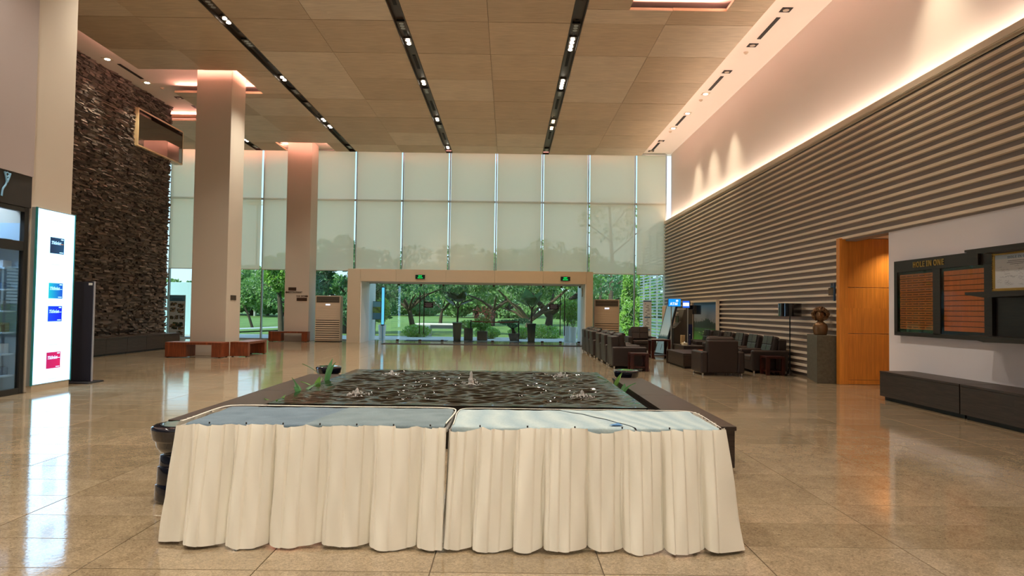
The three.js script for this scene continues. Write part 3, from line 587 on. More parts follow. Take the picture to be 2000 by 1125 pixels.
// ================================================================ LEFT SIDE: shop front, light box, kiosk, glazed box
{
  const s = thing('storefront', 'dark framed glass storefront with a bluish display inside', 'storefront', [-8.24, 0, 0]);
  const fr = S({ color: 0x24211f, roughness: 0.4 });
  mesh('fascia', box(-0.3, 0.02, 3.16, 3.7, ZB, -11.72, 0.003), S({ color: 0x2d2a29, roughness: 0.55 }), s);
  for (const z of [-11.7, -9.6, -7.5]) mesh('post', box(-0.08, 0.0, 0, 3.16, z, z + 0.1, 0.004), fr, s);
  for (const [a, b] of [[0, 0.1], [2.42, 2.58], [3.08, 3.155]]) mesh('rail', box(-0.078, -0.002, a, b, ZB, -11.6, 0.004), fr, s);
  for (const [a, b] of [[-11.6, -9.61], [-9.5, -7.51], [-7.4, 8.9]]) for (const [p, q] of [[0.1, 2.42], [2.58, 3.08]]) mesh('pane', box(-0.045, -0.035, p, q, a, b), M.shopGlass, s);
  // blue emblem on the fascia
  const e = new THREE.Color(0x8cc4ea), em = S({ color: e, roughness: 0.5 });
  const eg = merge([tube([[0, 3.26, -11.02], [0, 3.38, -11.04], [0, 3.46, -11.1], [0, 3.52, -11.12]], 0.016, 14, 6), tube([[0, 3.5, -11.12], [0, 3.58, -11.16], [0, 3.66, -11.19]], 0.02, 10, 6), tube([[0, 3.5, -11.12], [0, 3.58, -11.1], [0, 3.67, -11.06]], 0.018, 10, 6), new THREE.TorusGeometry(0.035, 0.012, 6, 14).rotateY(Math.PI / 2).translate(0, 3.63, -11.125)]);
  const eo = mesh('emblem', eg, em, s); eo.position.x = 0.025; eo.userData.label = 'pale blue figure emblem';
  const dsp = thing('shop_shelf', 'lit bluish display shelf behind the storefront glass', 'shelf', [-8.95, 0, -11.55]);
  const sm = S({ color: 0xb9d4ea, roughness: 0.5 });
  mesh('back_panel', box(-0.62, 0.6, 0, 2.9, -0.16, -0.12), sm, dsp);
  for (let i = 0; i < 7; i++) mesh('shelf_board', box(-0.62, 0.6, 0.3 + i * 0.36, 0.325 + i * 0.36, -0.12, 0.22), sm, dsp);
  const boxc = [['grey', 0x6a6f78], ['tan', 0x8b7d5e], ['pale', 0xc9d6df], ['blue', 0x3f5f86]];
  for (let i = 0; i < 7; i++) for (let k = 0; k < 4; k++) { const c = boxc[(k + i * 3) % 4]; tag(mesh('shop_box', bx(0.19 + 0.02 * (k % 2), rr(0.1, 0.2), 0.2, -9.35 + k * 0.27, 0.3255 + i * 0.36, -11.5), S({ color: c[1], roughness: 0.6 })), c[0] + ' goods box on the ' + ORD[i] + ' shelf from the floor behind the storefront glass', 'box', 'goods boxes in the shop'); }
  const l = new THREE.RectAreaLight(new THREE.Color(0.62, 0.8, 1), 32, 2.5, 0.25); l.position.set(-8.95, 3.6, -10.3); l.rotation.set(-Math.PI / 2, 0, Math.PI / 2); scene.add(l);
  const sl = thing('shop_ceiling_light', 'long cool ceiling light inside the shop', 'ceiling light', [-8.95, 3.61, -10.3]); mesh('tube', bx(0.25, 0.04, 2.5), glow(new THREE.Color(0.7, 0.85, 1), 2), sl);
  struct('ceiling_shop', box(XL, -8.55, 3.66, 3.7, ZB, -11.72), M.soffit, 'shop ceiling');
  struct('wall_shop_inner', box(-13, -12.8, 0, 3.66, ZB, -11.72), M.wallWhite, 'white inner wall of the shop');
}
{
  const b = thing('light_box', 'tall glowing white advertising light box with four small coloured packs', 'light box', [-8.16, 0, -12.3]);
  const art = canvasTex(512, 1544, (c, w, h) => {
    c.fillStyle = '#ffffff'; c.fillRect(0, 0, w, h);
    const packs = [[0.152, 0.246, '#1b2430', '#1f3a46', '#e06a3a'], [0.42, 0.51, '#0f9a8a', '#0c3f86', '#dfe8f4'], [0.555, 0.645, '#0a3aa0', '#0616d8', '#dfe8f4'], [0.825, 0.92, '#c8103c', '#e0143c', '#f6e8ec']];
    packs.forEach(([a, q, c0, c1, line], i) => {
      const x0 = 0.34 * w, x1 = 0.72 * w, y0 = a * h, y1 = q * h, g = c.createLinearGradient(x0, 0, x1, 0); g.addColorStop(0, c0); g.addColorStop(1, c1);
      c.fillStyle = g; c.fillRect(x0, y0, x1 - x0, y1 - y0);
      c.fillStyle = '#ffffff'; c.font = 'italic bold 38px serif'; c.fillText('Titleist', x0 + 14, y0 + 62);
      c.fillStyle = line; c.fillRect(x0 + 120, y0 + 52, 68, 5);
      c.fillStyle = '#e8f0f4'; c.fillRect(x1 - 46, y0 + 8, 36, 9); c.fillRect(x1 - 62, y1 - 16, 52, 7);
    });
    c.fillStyle = '#e6ecec'; for (const y of [0.05, 0.31, 0.78, 0.98]) c.fillRect(w * 0.4, y * h, w * 0.22, 5);
  });
  mesh('case', box(-0.1, 0, 0.11, 3.2, -0.52, 0.52, 0.006), M.alu, b);
  const pl = new THREE.PlaneGeometry(1.0, 3.05); pl.rotateY(Math.PI / 2); pl.translate(0.003, 1.655, 0);
  mesh('lit_face', pl, S({ color: 0x111111, emissive: new THREE.Color(0.34, 0.66, 1), emissiveMap: art, emissiveIntensity: 2.7 }), b);
  for (const q of [-1, 1]) mesh('edge_trim', box(-0.02, 0.012, 0.11, 3.2, q * 0.505, q * 0.525), S({ color: 0x2f8a88, roughness: 0.4 }), b);
  mesh('plinth', box(-0.1, -0.01, 0, 0.109, -0.5, 0.5), M.cream, b);
  const l = new THREE.RectAreaLight(new THREE.Color(0.5, 0.78, 1), 1.8, 1.0, 3.0); l.position.set(0.03, 1.65, 0); l.rotation.y = -Math.PI / 2; l.name = 'light_box_glow'; b.add(l);
}
{
  const k = thing('signage_kiosk', 'dark standing signage kiosk on a flat base beside the light box', 'kiosk', [-8.32, 0, -13.4]);
  mesh('panel', box(-0.22, 0.205, 0.03, 1.97, -0.025, 0.025, 0.006), S({ color: 0x232739, roughness: 0.3 }), k);
  mesh('edge', box(0.206, 0.222, 0.03, 1.975, -0.02, 0.027, 0.003), S({ color: 0x9a9ca6, roughness: 0.4 }), k);
  mesh('base_plate', box(-0.3, 0.3, 0, 0.028, -0.26, 0.26, 0.004), S({ color: 0x2a2b30, roughness: 0.4 }), k);
  mesh('sticker', box(0.11, 0.185, 1.9, 1.945, 0.025, 0.027), M.white, k);
}
{
  const g = thing('glazed_box', 'mirror glass box window jutting from the stone wall under the ceiling', 'glass box', [-12.68, 0, -24.7]);
  mesh('frame', merge([box(-0.3, 0.0, 6.95, 7.0, -1.6, 1.6), box(-0.3, 0.0, 8.2, 8.25, -1.6, 1.6), box(-0.3, 0.0, 7.0, 8.2, 1.55, 1.6), box(-0.3, 0.0, 7.0, 8.2, -1.6, -1.57)]), S({ color: 0xdcc59a, roughness: 0.4 }), g);
  mesh('pane', box(-0.03, -0.012, 7.0, 8.2, -1.57, 1.55), PH({ color: 0x2a211a, roughness: 0.02, clearcoat: 1, clearcoatRoughness: 0.01, ior: 1.8 }), g);
}

// signs on the columns
{
  const brown = S({ color: 0x3a2412, roughness: 0.5 });
  const arrow = (dir) => { const s = new THREE.Shape([[0, 0], [0.07, 0.06], [0.07, 0.022], [0.15, 0.022], [0.15, -0.022], [0.07, -0.022], [0.07, -0.06]].map(([x, y]) => new THREE.Vector2(x * dir, y * dir))); return new THREE.ExtrudeGeometry(s, { depth: 0.004, bevelEnabled: false }); };
  const a = thing('direction_sign', 'dark lettering RESTAURANT with left arrow and brown plaque on the column', 'sign', [-9.5, 0, -30.497]);
  const t = mesh('lettering', words('RESTAURANT', 0.082), brown, a); t.position.set(-0.03, 2.18, 0); t.scale.set(0.92, 1, 1);
  const ar = mesh('arrow', arrow(1), brown, a); ar.position.set(-0.47, 2.18, 0);
  mesh('plaque', box(-0.33, 0.02, 2.26, 2.4, 0, 0.012), brown, a);
  const b = thing('direction_sign', 'dark lettering TEE BOX with right arrow and brown plaque on the column', 'sign', [-9.15, 0, -30.497]);
  const t2 = mesh('lettering', words('TEE BOX', 0.082), brown, b); t2.position.set(-0.1, 2.01, 0);
  const ar2 = mesh('arrow', arrow(-1), brown, b); ar2.position.set(0.21, 2.01, 0);
  mesh('plaque', box(-0.3, 0.16, 1.8, 1.94, 0, 0.012), brown, b);
  tag(mesh('wall_plaque', box(-8.66, -8.648, 1.72, 1.87, -21.3, -21.72), brown), 'small brown plaque on the side of the bench column', 'plaque');
}
// exit signs
for (const [x, w] of [[-3.88, 'left'], [2.48, 'right']]) {
  const e = thing('exit_sign', w === 'left' ? 'green lit exit sign on the portal header above the potted leaf tree' : 'green lit exit sign on the portal header nearest the slat wall', 'exit sign', [x, 2.92, -29.895]);
  mesh('case', box(-0.21, 0.21, -0.09, 0.09, 0, 0.04, 0.006), M.black, e);
  const t = canvasTex(256, 110, (c, W, H) => { c.fillStyle = '#04140a'; c.fillRect(0, 0, W, H); c.fillStyle = '#12ff6a'; c.font = 'bold 52px sans-serif'; c.textAlign = 'center'; c.fillText('EXIT', W / 2, 50); c.font = 'bold 40px sans-serif'; c.fillText('KELUAR', W / 2, 98); });
  const pl = new THREE.PlaneGeometry(0.38, 0.16); pl.translate(0, 0, 0.0415); mesh('lit_face', pl, S({ color: 0x000000, emissive: 0xffffff, emissiveMap: t, emissiveIntensity: 1.3 }), e);
}
// standing air conditioners
{
  const a = thing('air_conditioner', 'tall cream floor standing air conditioner beside the column near the glass wall', 'air conditioner', [-8.05, 0, -30.7]);
  const w = 0.56;
  mesh('body', box(-w, w, 0.03, 2.05, -0.25, 0.22, 0.015), M.creamMetal, a); mesh('base', box(-w + 0.02, w - 0.02, 0, 0.04, -0.24, 0.21), M.darkGrille, a);
  mesh('outlet', box(-w + 0.05, w - 0.05, 1.74, 2.01, 0.2, 0.226), M.darkGrille, a);
  for (let i = 0; i < 5; i++) mesh('outlet_blade', box(-w + 0.05, w - 0.05, 1.765 + i * 0.052, 1.773 + i * 0.052, 0.21, 0.232), M.cream, a);
  const dm = glow(new THREE.Color(0.75, 0.8, 1), 1.2);
  mesh('display', box(-0.1, 0.1, 1.62, 1.68, 0.221, 0.228), dm, a);
  for (let i = 0; i < 6; i++) mesh('front_panel', box(-w + 0.03, w - 0.03, 0.98 + i * 0.1, 1.073 + i * 0.1, 0.215, 0.232, 0.004), M.creamMetal, a);
  mesh('intake', box(-w + 0.03, w - 0.03, 0.1, 0.97, 0.21, 0.222), M.darkGrille, a);
  for (let i = 0; i < 9; i++) mesh('intake_louvre', box(-w + 0.03, w - 0.03, 0.11 + i * 0.096, 0.172 + i * 0.096, 0.217, 0.25, 0.006), M.creamMetal, a);
  copyOf(a, [4.42, 0, -30.85], 0, 'tall cream floor standing air conditioner between the portal and the armchairs');
}

// ================================================================ LOUNGE
function armchair() {
  const t = thing('armchair', '', 'armchair');                     // faces +z, origin at floor centre
  const w = 0.53, d = 0.46, L = M.leather;
  mesh('base', box(-w + 0.17, w - 0.17, 0.07, 0.3, -d + 0.05, d - 0.03, 0.02), L, t);
  mesh('seat_cushion', box(-w + 0.175, w - 0.175, 0.3, 0.45, -d + 0.2, d - 0.005, 0.05), L, t);
  const b = box(-w + 0.16, w - 0.16, 0.07, 0.86, -0.11, 0.11, 0.035); b.rotateX(-0.05); const bm = mesh('backrest', b, L, t); bm.position.set(0, 0, -d + 0.13);
  const c = box(-w + 0.185, w - 0.185, 0, 0.5, -0.09, 0.1, 0.07); c.rotateX(-0.2); const h = mesh('back_cushion', c, L, t); h.position.set(0, 0.44, -d + 0.31);
  for (const px of [-1, 1]) for (const py of [0, 1]) { const q = box(-0.155, 0.155, -0.115, 0.115, -0.015, 0.02, 0.015); q.rotateX(-0.2); const o = mesh('quilted_pad', q, M.leatherShiny, h); o.position.set(px * 0.158, 0.16 + py * 0.235, 0.098 - (0.16 + py * 0.235) * 0.2); }
  for (const s of [-1, 1]) { mesh('armrest', box(s * w, s * (w - 0.17), 0.06, 0.585, -d, d, 0.045), L, t); }
  for (const s of [-1, 1]) for (const q of [-1, 1]) mesh('foot', cyl(0.022, 0.028, 0.062, s * (w - 0.06), 0, q * (d - 0.06), 10), M.chrome, t);
  return t;
}
const chair = armchair();
{
  const P = Math.PI / 2;
  chair.position.set(3.24, 0, -18.68); chair.rotation.y = P; Object.assign(chair.userData, { label: 'dark brown leather armchair at the near end of the row backing onto the hall', category: 'armchair' });
  [-20.0, -21.2, -22.9, -24.05, -25.2].forEach((z, i) => copyOf(chair, [3.24, 0, z], P, ORD[i + 1] + ' brown leather armchair from the red side table, back to the hall', 'armchairs backing onto the hall'));
  [-17.83, -18.93, -20.03, -21.13, -22.23, -23.33].forEach((z, i) => copyOf(chair, [6.66, 0, z], -P, ORD[i] + ' brown leather armchair from the stone pedestal in the row against the slat wall', 'armchairs along the slat wall'));
  copyOf(chair, [5.2, 0, -16.96], Math.PI, 'single dark brown leather armchair seen from behind near the fountain', undefined);
  copyOf(chair, [5.05, 0, -26.1], 0, 'single dark brown leather armchair facing the fountain by the glass wall', undefined);
}
function sideTable(x, z, label, s = 0.46, h = 0.46) {
  const t = thing('side_table', label, 'side table', [x, 0, z]), w = s / 2;
  mesh('table_top', box(-w, w, h - 0.05, h, -w, w, 0.005), M.mahogany, t);
  for (const a of [-1, 1]) for (const b of [-1, 1]) mesh('leg', box(a * w, a * (w - 0.085), 0, h - 0.052, b * w, b * (w - 0.085), 0.004), M.mahogany, t);
  mesh('lower_shelf', box(-w + 0.03, w - 0.03, 0.08, 0.11, -w + 0.03, w - 0.03), M.mahogany, t);
  return t;
}
sideTable(3.38, -17.72, 'dark red wooden side table in front of the near end of the armchair row');
sideTable(6.6, -17.03, 'dark red wooden side table beside the floor lamp with the stone pedestal');
sideTable(4.55, -28.2, 'dark wooden side table beside the right air conditioner', 0.5, 0.62);
sideTable(5.0, -22.6, 'dark red wooden table carrying magazines in the middle of the lounge', 0.62, 0.62);
for (let i = 0; i < 2; i++) tag(mesh('magazine', bx(0.2, 0.012, 0.28, 4.85 + i * 0.27, 0.621, -22.6, 0.002), S({ color: i ? 0xb9a58f : 0xd8cbbb, roughness: 0.5 })), i ? 'tan magazine on the dark lounge table' : 'pale magazine on the dark lounge table', 'magazine');
function coffeeTable(x0, x1, z0, z1, h, label) {
  const t = thing('coffee_table', label, 'coffee table', [(x0 + x1) / 2, 0, (z0 + z1) / 2]), w = (x1 - x0) / 2, d = Math.abs(z1 - z0) / 2;
  mesh('table_top', box(-w, w, h - 0.045, h, -d, d, 0.004), M.darkWood, t);
  mesh('body', box(-w + 0.004, w - 0.004, 0.06, h - 0.046, -d + 0.22, d - 0.004, 0.003), M.darkWood, t);
  mesh('plinth', box(-w + 0.05, w - 0.05, 0, 0.059, -d + 0.24, d - 0.05), M.black, t);
  mesh('end_panel', box(-w + 0.004, w - 0.004, 0, h - 0.046, -d, -d + 0.05), M.darkWood, t);
}
coffeeTable(4.75, 5.6, -18.5, -20.5, 0.41, 'low dark wooden coffee table holding the orange bowl');
coffeeTable(5.35, 5.98, -20.8, -22.2, 0.5, 'dark wooden coffee table behind the one with the orange bowl');
{
  const b = thing('bowl', 'orange ceramic bowl on the low coffee table', 'bowl', [5.28, 0.41, -18.95]);
  mesh('shell', lathe([[0.001, 0], [0.06, 0], [0.065, 0.012], [0.115, 0.045], [0.14, 0.075], [0.134, 0.076], [0.108, 0.05], [0.055, 0.02], [0.001, 0.018]], 28), PH({ color: 0xd9612a, roughness: 0.3, clearcoat: 0.4 }), b);
  const t = thing('menu_holder', 'tan upright box standing on the far coffee table', 'box', [5.55, 0.5, -21.7]);
  mesh('panel', bx(0.13, 0.3, 0.08, 0, 0, 0, 0.006), S({ color: 0xb79a6a, roughness: 0.6 }), t); mesh('base', bx(0.17, 0.015, 0.12, 0, 0, 0), M.mahogany, t).position.y = 0.0;
  const v = thing('bottle', 'slim dark purple bottle standing on the far coffee table', 'bottle', [5.75, 0.5, -21.6]);
  mesh('glass_body', lathe([[0.001, 0], [0.034, 0], [0.036, 0.02], [0.036, 0.18], [0.014, 0.24], [0.014, 0.3], [0.001, 0.3]], 18), S({ color: 0x2c2440, roughness: 0.2 }), v); mesh('cap', cyl(0.016, 0.016, 0.03, 0, 0.3, 0, 12), M.alu, v);
  const u = thing('tissue_box', 'pale tissue box on the far coffee table', 'tissue box', [5.48, 0.5, -21.2]); mesh('box', bx(0.13, 0.08, 0.24, 0, 0, 0, 0.006), S({ color: 0xd8c8a8, roughness: 0.6 }), u); const tg = new THREE.ConeGeometry(0.035, 0.06, 7); tg.translate(0, 0.1, 0); mesh('tissue', tg, M.white, u);
}
function floorLamp(x, z, label) {
  const l = thing('floor_lamp', label, 'floor lamp', [x, 0, z]);
  mesh('base', lathe([[0.001, 0], [0.17, 0], [0.172, 0.008], [0.1, 0.03], [0.055, 0.07], [0.03, 0.12], [0.022, 0.2], [0.001, 0.2]], 32), S({ color: 0x120e0c, roughness: 0.12, metalness: 0.3 }), l);
  mesh('pole', cyl(0.014, 0.014, 1.3, 0, 0.19, 0, 12), S({ color: 0x0d0b0a, roughness: 0.2, metalness: 0.3 }), l);
  mesh('shade', lathe([[0.262, 0], [0.27, 0.0], [0.27, 0.32], [0.262, 0.32], [0.262, 0]], 40), PH({ color: 0x0b0b10, roughness: 0.12, clearcoat: 1, clearcoatRoughness: 0.06, side: THREE.DoubleSide }), l).position.y = 1.46;
  mesh('spider', merge([bx(0.52, 0.008, 0.012, 0, 1.6, 0), bx(0.012, 0.008, 0.52, 0, 1.6, 0)]), M.black, l);
}
floorLamp(6.96, -16.85, 'black floor lamp with drum shade beside the stone pedestal');
floorLamp(6.72, -24.75, 'black floor lamp with drum shade before the golf picture panel');
// bust on pedestal
{
  const p = thing('stone_pedestal', 'grey green chamfered stone pedestal carrying the bronze bust', 'pedestal', [7.05, 0, -15.6]);
  const sh = new THREE.Shape([[0.1, -0.7], [0.2, -0.7], [0.2, 0.53], [-0.22, 0.53]].map(([x, z]) => new THREE.Vector2(x, -z)));
  const g = new THREE.ExtrudeGeometry(sh, { depth: 1.04, bevelEnabled: true, bevelSize: 0.006, bevelThickness: 0.006, bevelSegments: 1 }); g.rotateX(-Math.PI / 2); metreUV(g);
  const n = noise2(20, 71), n2 = noise2(120, 72), st = texture(256, 256, (x, y) => { const v = (n(x, y) - 0.5) * 24 + (n2(x, y) - 0.5) * 26; return [96 + v * 0.6, 93 + v * 0.6, 80 + v * 0.6]; });
  mesh('block', g, S({ map: scaled(st, 1.2), roughness: 0.55 }), p).position.y = 0.006;
  const b = thing('bust', 'small bronze bust with curly hair on the stone pedestal', 'bust', [7.04, 1.056, -15.38], -0.5);
  const br = S({ color: 0x7d5f42, roughness: 0.32, metalness: 0.65 });
  const body = lathe([[0.001, 0], [0.13, 0], [0.14, 0.02], [0.16, 0.12], [0.158, 0.2], [0.135, 0.25], [0.09, 0.28], [0.062, 0.3], [0.058, 0.37], [0.001, 0.37]], 28), q = body.attributes.position;
  for (let i = 0; i < q.count; i++) q.setZ(i, q.getZ(i) * 0.68); body.computeVertexNormals();
  mesh('torso', body, br, b);
  const head = new THREE.SphereGeometry(0.1, 28, 22), hp = head.attributes.position;
  for (let i = 0; i < hp.count; i++) { let x = hp.getX(i), y = hp.getY(i), z = hp.getZ(i); const f = z > 0 ? Math.exp(-((x * x) / 0.0005 + Math.pow(y + 0.005, 2) / 0.0012)) * 0.03 : 0, brow = z > 0.04 ? -0.012 * (Math.exp(-(Math.pow(Math.abs(x) - 0.035, 2) / 0.0003 + Math.pow(y - 0.018, 2) / 0.0002))) : 0, lip = z > 0.04 ? 0.007 * Math.exp(-(x * x / 0.0006 + Math.pow(y + 0.05, 2) / 0.0001)) : 0; hp.setXYZ(i, x * 0.82 * (y < -0.03 ? 1 - (-0.03 - y) * 3 : 1), y * 1.2, z * 0.95 + f + brow + lip); }
  head.computeVertexNormals(); head.scale(1.22, 1.12, 1.2); head.translate(0, 0.43, 0.012); mesh('head', head, br, b);
  const curls = [], cr = rngOf(8); for (let i = 0; i < 170; i++) { const a = cr() * 6.28, e = cr() * 2.5 - 1.0, x = Math.cos(a) * Math.cos(e), z = Math.sin(a) * Math.cos(e), y = Math.sin(e); if (z > 0.45 && y < 0.55) continue; const s = new THREE.TorusGeometry(0.02 + cr() * 0.012, 0.011, 5, 9); s.rotateX(cr() * 3); s.rotateY(cr() * 6); s.scale(1.35, 1.35, 1.35); s.translate(x * 0.15, 0.465 + y * 0.13, z * 0.14 - 0.01); curls.push(s); }
  mesh('curled_hair', merge(curls), br, b);
  const w = thing('wall_bracket_sign', 'small brown sign plate with blue bracket on the slat wall above the bust', 'sign', [7.26, 2.02, -15.14]);
  mesh('plate', box(-0.02, 0, -0.07, 0.1, -0.28, -0.05, 0.003), S({ color: 0x5a4a34, roughness: 0.5 }), w);
  const bl = S({ color: 0x27425e, roughness: 0.45 });
  mesh('bracket', merge([box(-0.05, -0.02, -0.2, 0.2, 0.02, 0.07, 0.008), box(-0.05, -0.02, 0.1, 0.14, -0.12, 0.05, 0.008), box(-0.045, -0.025, 0.12, 0.2, -0.1, -0.06, 0.006)]), bl, w);
}
// ATM corner
{
  const a = thing('cash_machine', 'grey cash machine under a blue lit ATM sign in the lounge corner', 'cash machine', [6.16, 0, -24.4], 0.1);
  const sh = new THREE.Shape([[-0.32, 0], [0.34, 0], [0.34, 1.62], [0.05, 1.62], [-0.06, 1.2], [-0.24, 1.0], [-0.32, 0.95]].map(([x, y]) => new THREE.Vector2(x, y)));
  const g = new THREE.ExtrudeGeometry(sh, { depth: 0.5, bevelEnabled: true, bevelSize: 0.01, bevelThickness: 0.01, bevelSegments: 1 }); g.translate(0, 0, -0.25);
  mesh('body', g, S({ color: 0x5d574e, roughness: 0.35, metalness: 0.3 }), a);
  mesh('screen', box(-0.14, -0.125, 1.16, 1.4, -0.16, 0.16), S({ color: 0x10141c, roughness: 0.1 }), a).rotation.z = 0;
  mesh('side_stripe', box(0.16, 0.33, 0.1, 1.1, 0.262, 0.268), S({ color: 0x1f2452, roughness: 0.4 }), a);
  for (let i = 0; i < 5; i++) mesh('key_row', box(-0.27, -0.12, 1.03 + i * 0.005, 1.035 + i * 0.005, -0.12 + i * 0.05, -0.085 + i * 0.05), M.alu, a);
  const s = thing('atm_sign', 'blue lit sign reading ATM above the cash machine', 'sign', [5.5, 1.84, -22.6], 0.0);
  const at = canvasTex(256, 150, (c, W, H) => { c.fillStyle = '#1490f0'; c.fillRect(0, 0, W, H); c.fillStyle = '#ffffff'; c.font = 'bold 78px sans-serif'; c.fillText('ATM', 30, 128); c.fillRect(158, 20, 46, 34); c.fillStyle = '#1490f0'; c.fillRect(166, 30, 30, 5); c.fillRect(166, 41, 30, 5); });
  mesh('case', box(-0.21, 0.21, -0.13, 0.13, -0.05, 0.02, 0.008), S({ color: 0x124f9c, roughness: 0.4 }), s);
  const pl = new THREE.PlaneGeometry(0.4, 0.24); pl.translate(0, 0, 0.022); mesh('lit_face', pl, S({ color: 0x000000, emissive: 0xffffff, emissiveMap: at, emissiveIntensity: 1.1 }), s);
  mesh('post', cyl(0.02, 0.02, 1.72, -0.1, -1.84, -0.02, 10), M.alu, s);
  const s2 = thing('bank_sign', 'small white and blue lit sign beside the ATM sign', 'sign', [5.93, 1.8, -22.75], -0.5);
  const bt = canvasTex(128, 128, (c, W, H) => { c.fillStyle = '#2a62d8'; c.fillRect(0, 0, W, H); c.fillStyle = '#ffffff'; c.fillRect(6, 34, 116, 62); c.fillStyle = '#2a62d8'; c.fillRect(20, 78, 80, 6); });
  mesh('case', box(-0.12, 0.12, -0.13, 0.11, -0.05, 0.02, 0.006), S({ color: 0x173a86, roughness: 0.4 }), s2);
  const p2 = new THREE.PlaneGeometry(0.22, 0.22); p2.translate(0, -0.01, 0.022); mesh('lit_face', p2, S({ color: 0x000000, emissive: 0xffffff, emissiveMap: bt, emissiveIntensity: 1.2 }), s2);
  mesh('post', cyl(0.018, 0.018, 1.68, 0.05, -1.8, -0.02, 10), M.alu, s2);
  const c = thing('cabinet', 'cream two door cabinet beside the cash machine', 'cabinet', [5.98, 0, -25.4]);
  mesh('body', box(-0.2, 0.22, 0, 1.75, -0.25, 0.25, 0.005), M.creamMetal, c);
  for (const [p, q, y0, y1] of [[-0.195, 0.005, 0.06, 0.7], [0.015, 0.215, 0.06, 0.7], [-0.195, 0.215, 0.72, 1.7]]) { const d = mesh('door', box(p, q, y0, y1, 0.25, 0.266, 0.003), M.creamMetal, c); mesh('handle', box(q - 0.05, q - 0.035, (y0 + y1) / 2 - 0.06, (y0 + y1) / 2 + 0.06, 0.266, 0.28), M.darkGrille, d); }
  // leaning framed poster
  const land = canvasTex(256, 512, (k, W, H) => { const g = k.createLinearGradient(0, 0, 0, H); g.addColorStop(0, '#7fb6e0'); g.addColorStop(0.62, '#c4e2f0'); k.fillStyle = g; k.fillRect(0, 0, W, H); k.fillStyle = '#2f5a66'; for (let i = 0; i < 40; i++) k.fillRect(i * 7, H * 0.68 - ((i * 37) % 29), 8, 60); k.fillStyle = '#7fa8c0'; k.fillRect(0, H * 0.76, W, H * 0.24); k.fillStyle = '#1c2c3c'; k.fillRect(W * 0.55, H * 0.82, 14, 60); });
  const e = thing('leaning_poster', 'tall dark framed blue landscape board leaning beside the cabinet', 'poster', [5.32, 0, -24.0], -1.4);
  const inner = new THREE.Group(); inner.name = 'board'; inner.rotation.x = -0.26; e.add(inner);
  mesh('frame', box(-0.42, 0.42, 0.02, 1.95, -0.03, 0.03, 0.006), S({ color: 0x131725, roughness: 0.4 }), inner);
  const lp = new THREE.PlaneGeometry(0.72, 1.8); lp.translate(0, 0.985, 0.032); mesh('print', lp, S({ map: land, roughness: 0.5 }), inner);
  const st = canvasTex(128, 640, (k, W, H) => { k.fillStyle = '#e4edf0'; k.fillRect(0, 0, W, H); k.fillStyle = '#3f7fb0'; k.fillRect(0, 0, W, 16); k.fillRect(20, H * 0.34, 88, 18); k.fillRect(20, H * 0.6, 88, 18); k.fillStyle = '#3b4a58'; for (let i = 0; i < 26; i++) k.fillRect(24 + (i * 31) % 50, 40 + i * 23, 18 + (i * 17) % 36, 7); });
  const b = thing('rollup_banner', 'narrow white rollup banner with blue headings near the corner', 'banner', [5.62, 0, -27.6], 0.05);
  mesh('print', new THREE.PlaneGeometry(0.34, 1.9).translate(0, 1.02, 0), S({ map: st, roughness: 0.6, side: THREE.DoubleSide }), b);
  mesh('foot', box(-0.2, 0.2, 0, 0.07, -0.1, 0.1, 0.01), M.alu, b); mesh('pole', cyl(0.012, 0.012, 1.95, 0, 0.03, -0.02, 8), M.alu, b); mesh('top_rail', box(-0.18, 0.18, 1.96, 1.985, -0.015, 0.01), M.alu, b);
  // golf landscape panel on the wall
  const golf = canvasTex(1024, 512, (k, W, H) => {
    const r = rngOf(44), g = k.createLinearGradient(0, 0, 0, H * 0.6); g.addColorStop(0, '#3f7fc0'); g.addColorStop(0.5, '#8b98b0'); g.addColorStop(1, '#b0a8a8'); k.fillStyle = g; k.fillRect(0, 0, W, H);
    k.fillStyle = '#24362f'; for (let i = 0; i < 190; i++) { const x = r() * W, s = 20 + r() * 46 + 50 * Math.exp(-Math.pow((x - 600) / 160, 2)); k.beginPath(); k.ellipse(x, H * 0.62, 14 + r() * 30, s, 0, 0, 7); k.fill(); }
    for (let i = 0; i < 30; i++) { const x = r() * W; k.fillRect(x, H * (0.4 + r() * 0.1), 8, 120); }
    const q = k.createLinearGradient(0, H * 0.62, 0, H); q.addColorStop(0, '#2c5a2a'); q.addColorStop(1, '#4aa024'); k.fillStyle = q; k.fillRect(0, H * 0.66, W, H * 0.34);
    k.fillStyle = '#1f4a22'; for (let i = 0; i < 9; i++) { k.beginPath(); k.ellipse(r() * W, H * (0.72 + r() * 0.14), 120, 10, 0, 0, 7); k.fill(); } k.fillStyle = '#b9c48a'; for (let i = 0; i < 5; i++) { k.beginPath(); k.ellipse(r() * W, H * (0.74 + r() * 0.08), 40, 5, 0, 0, 7); k.fill(); }
  });
  const gp = thing('golf_picture', 'large framed golf course picture panel on the slat wall', 'picture', [7.26, 0, -25.12]);
  mesh('frame', merge([box(-0.1, 0.01, 0.4, 0.46, -1.62, 1.62), box(-0.1, 0.01, 1.9, 1.98, -1.62, 1.62), box(-0.1, 0.01, 0.46, 1.9, 1.56, 1.62), box(-0.1, 0.01, 0.46, 1.9, -1.62, -1.56)]), M.slat, gp);
  const gpl = new THREE.PlaneGeometry(3.12, 1.44); gpl.rotateY(-Math.PI / 2); gpl.translate(-0.02, 1.18, 0); mesh('print', gpl, S({ map: golf, roughness: 0.5 }), gp);
}
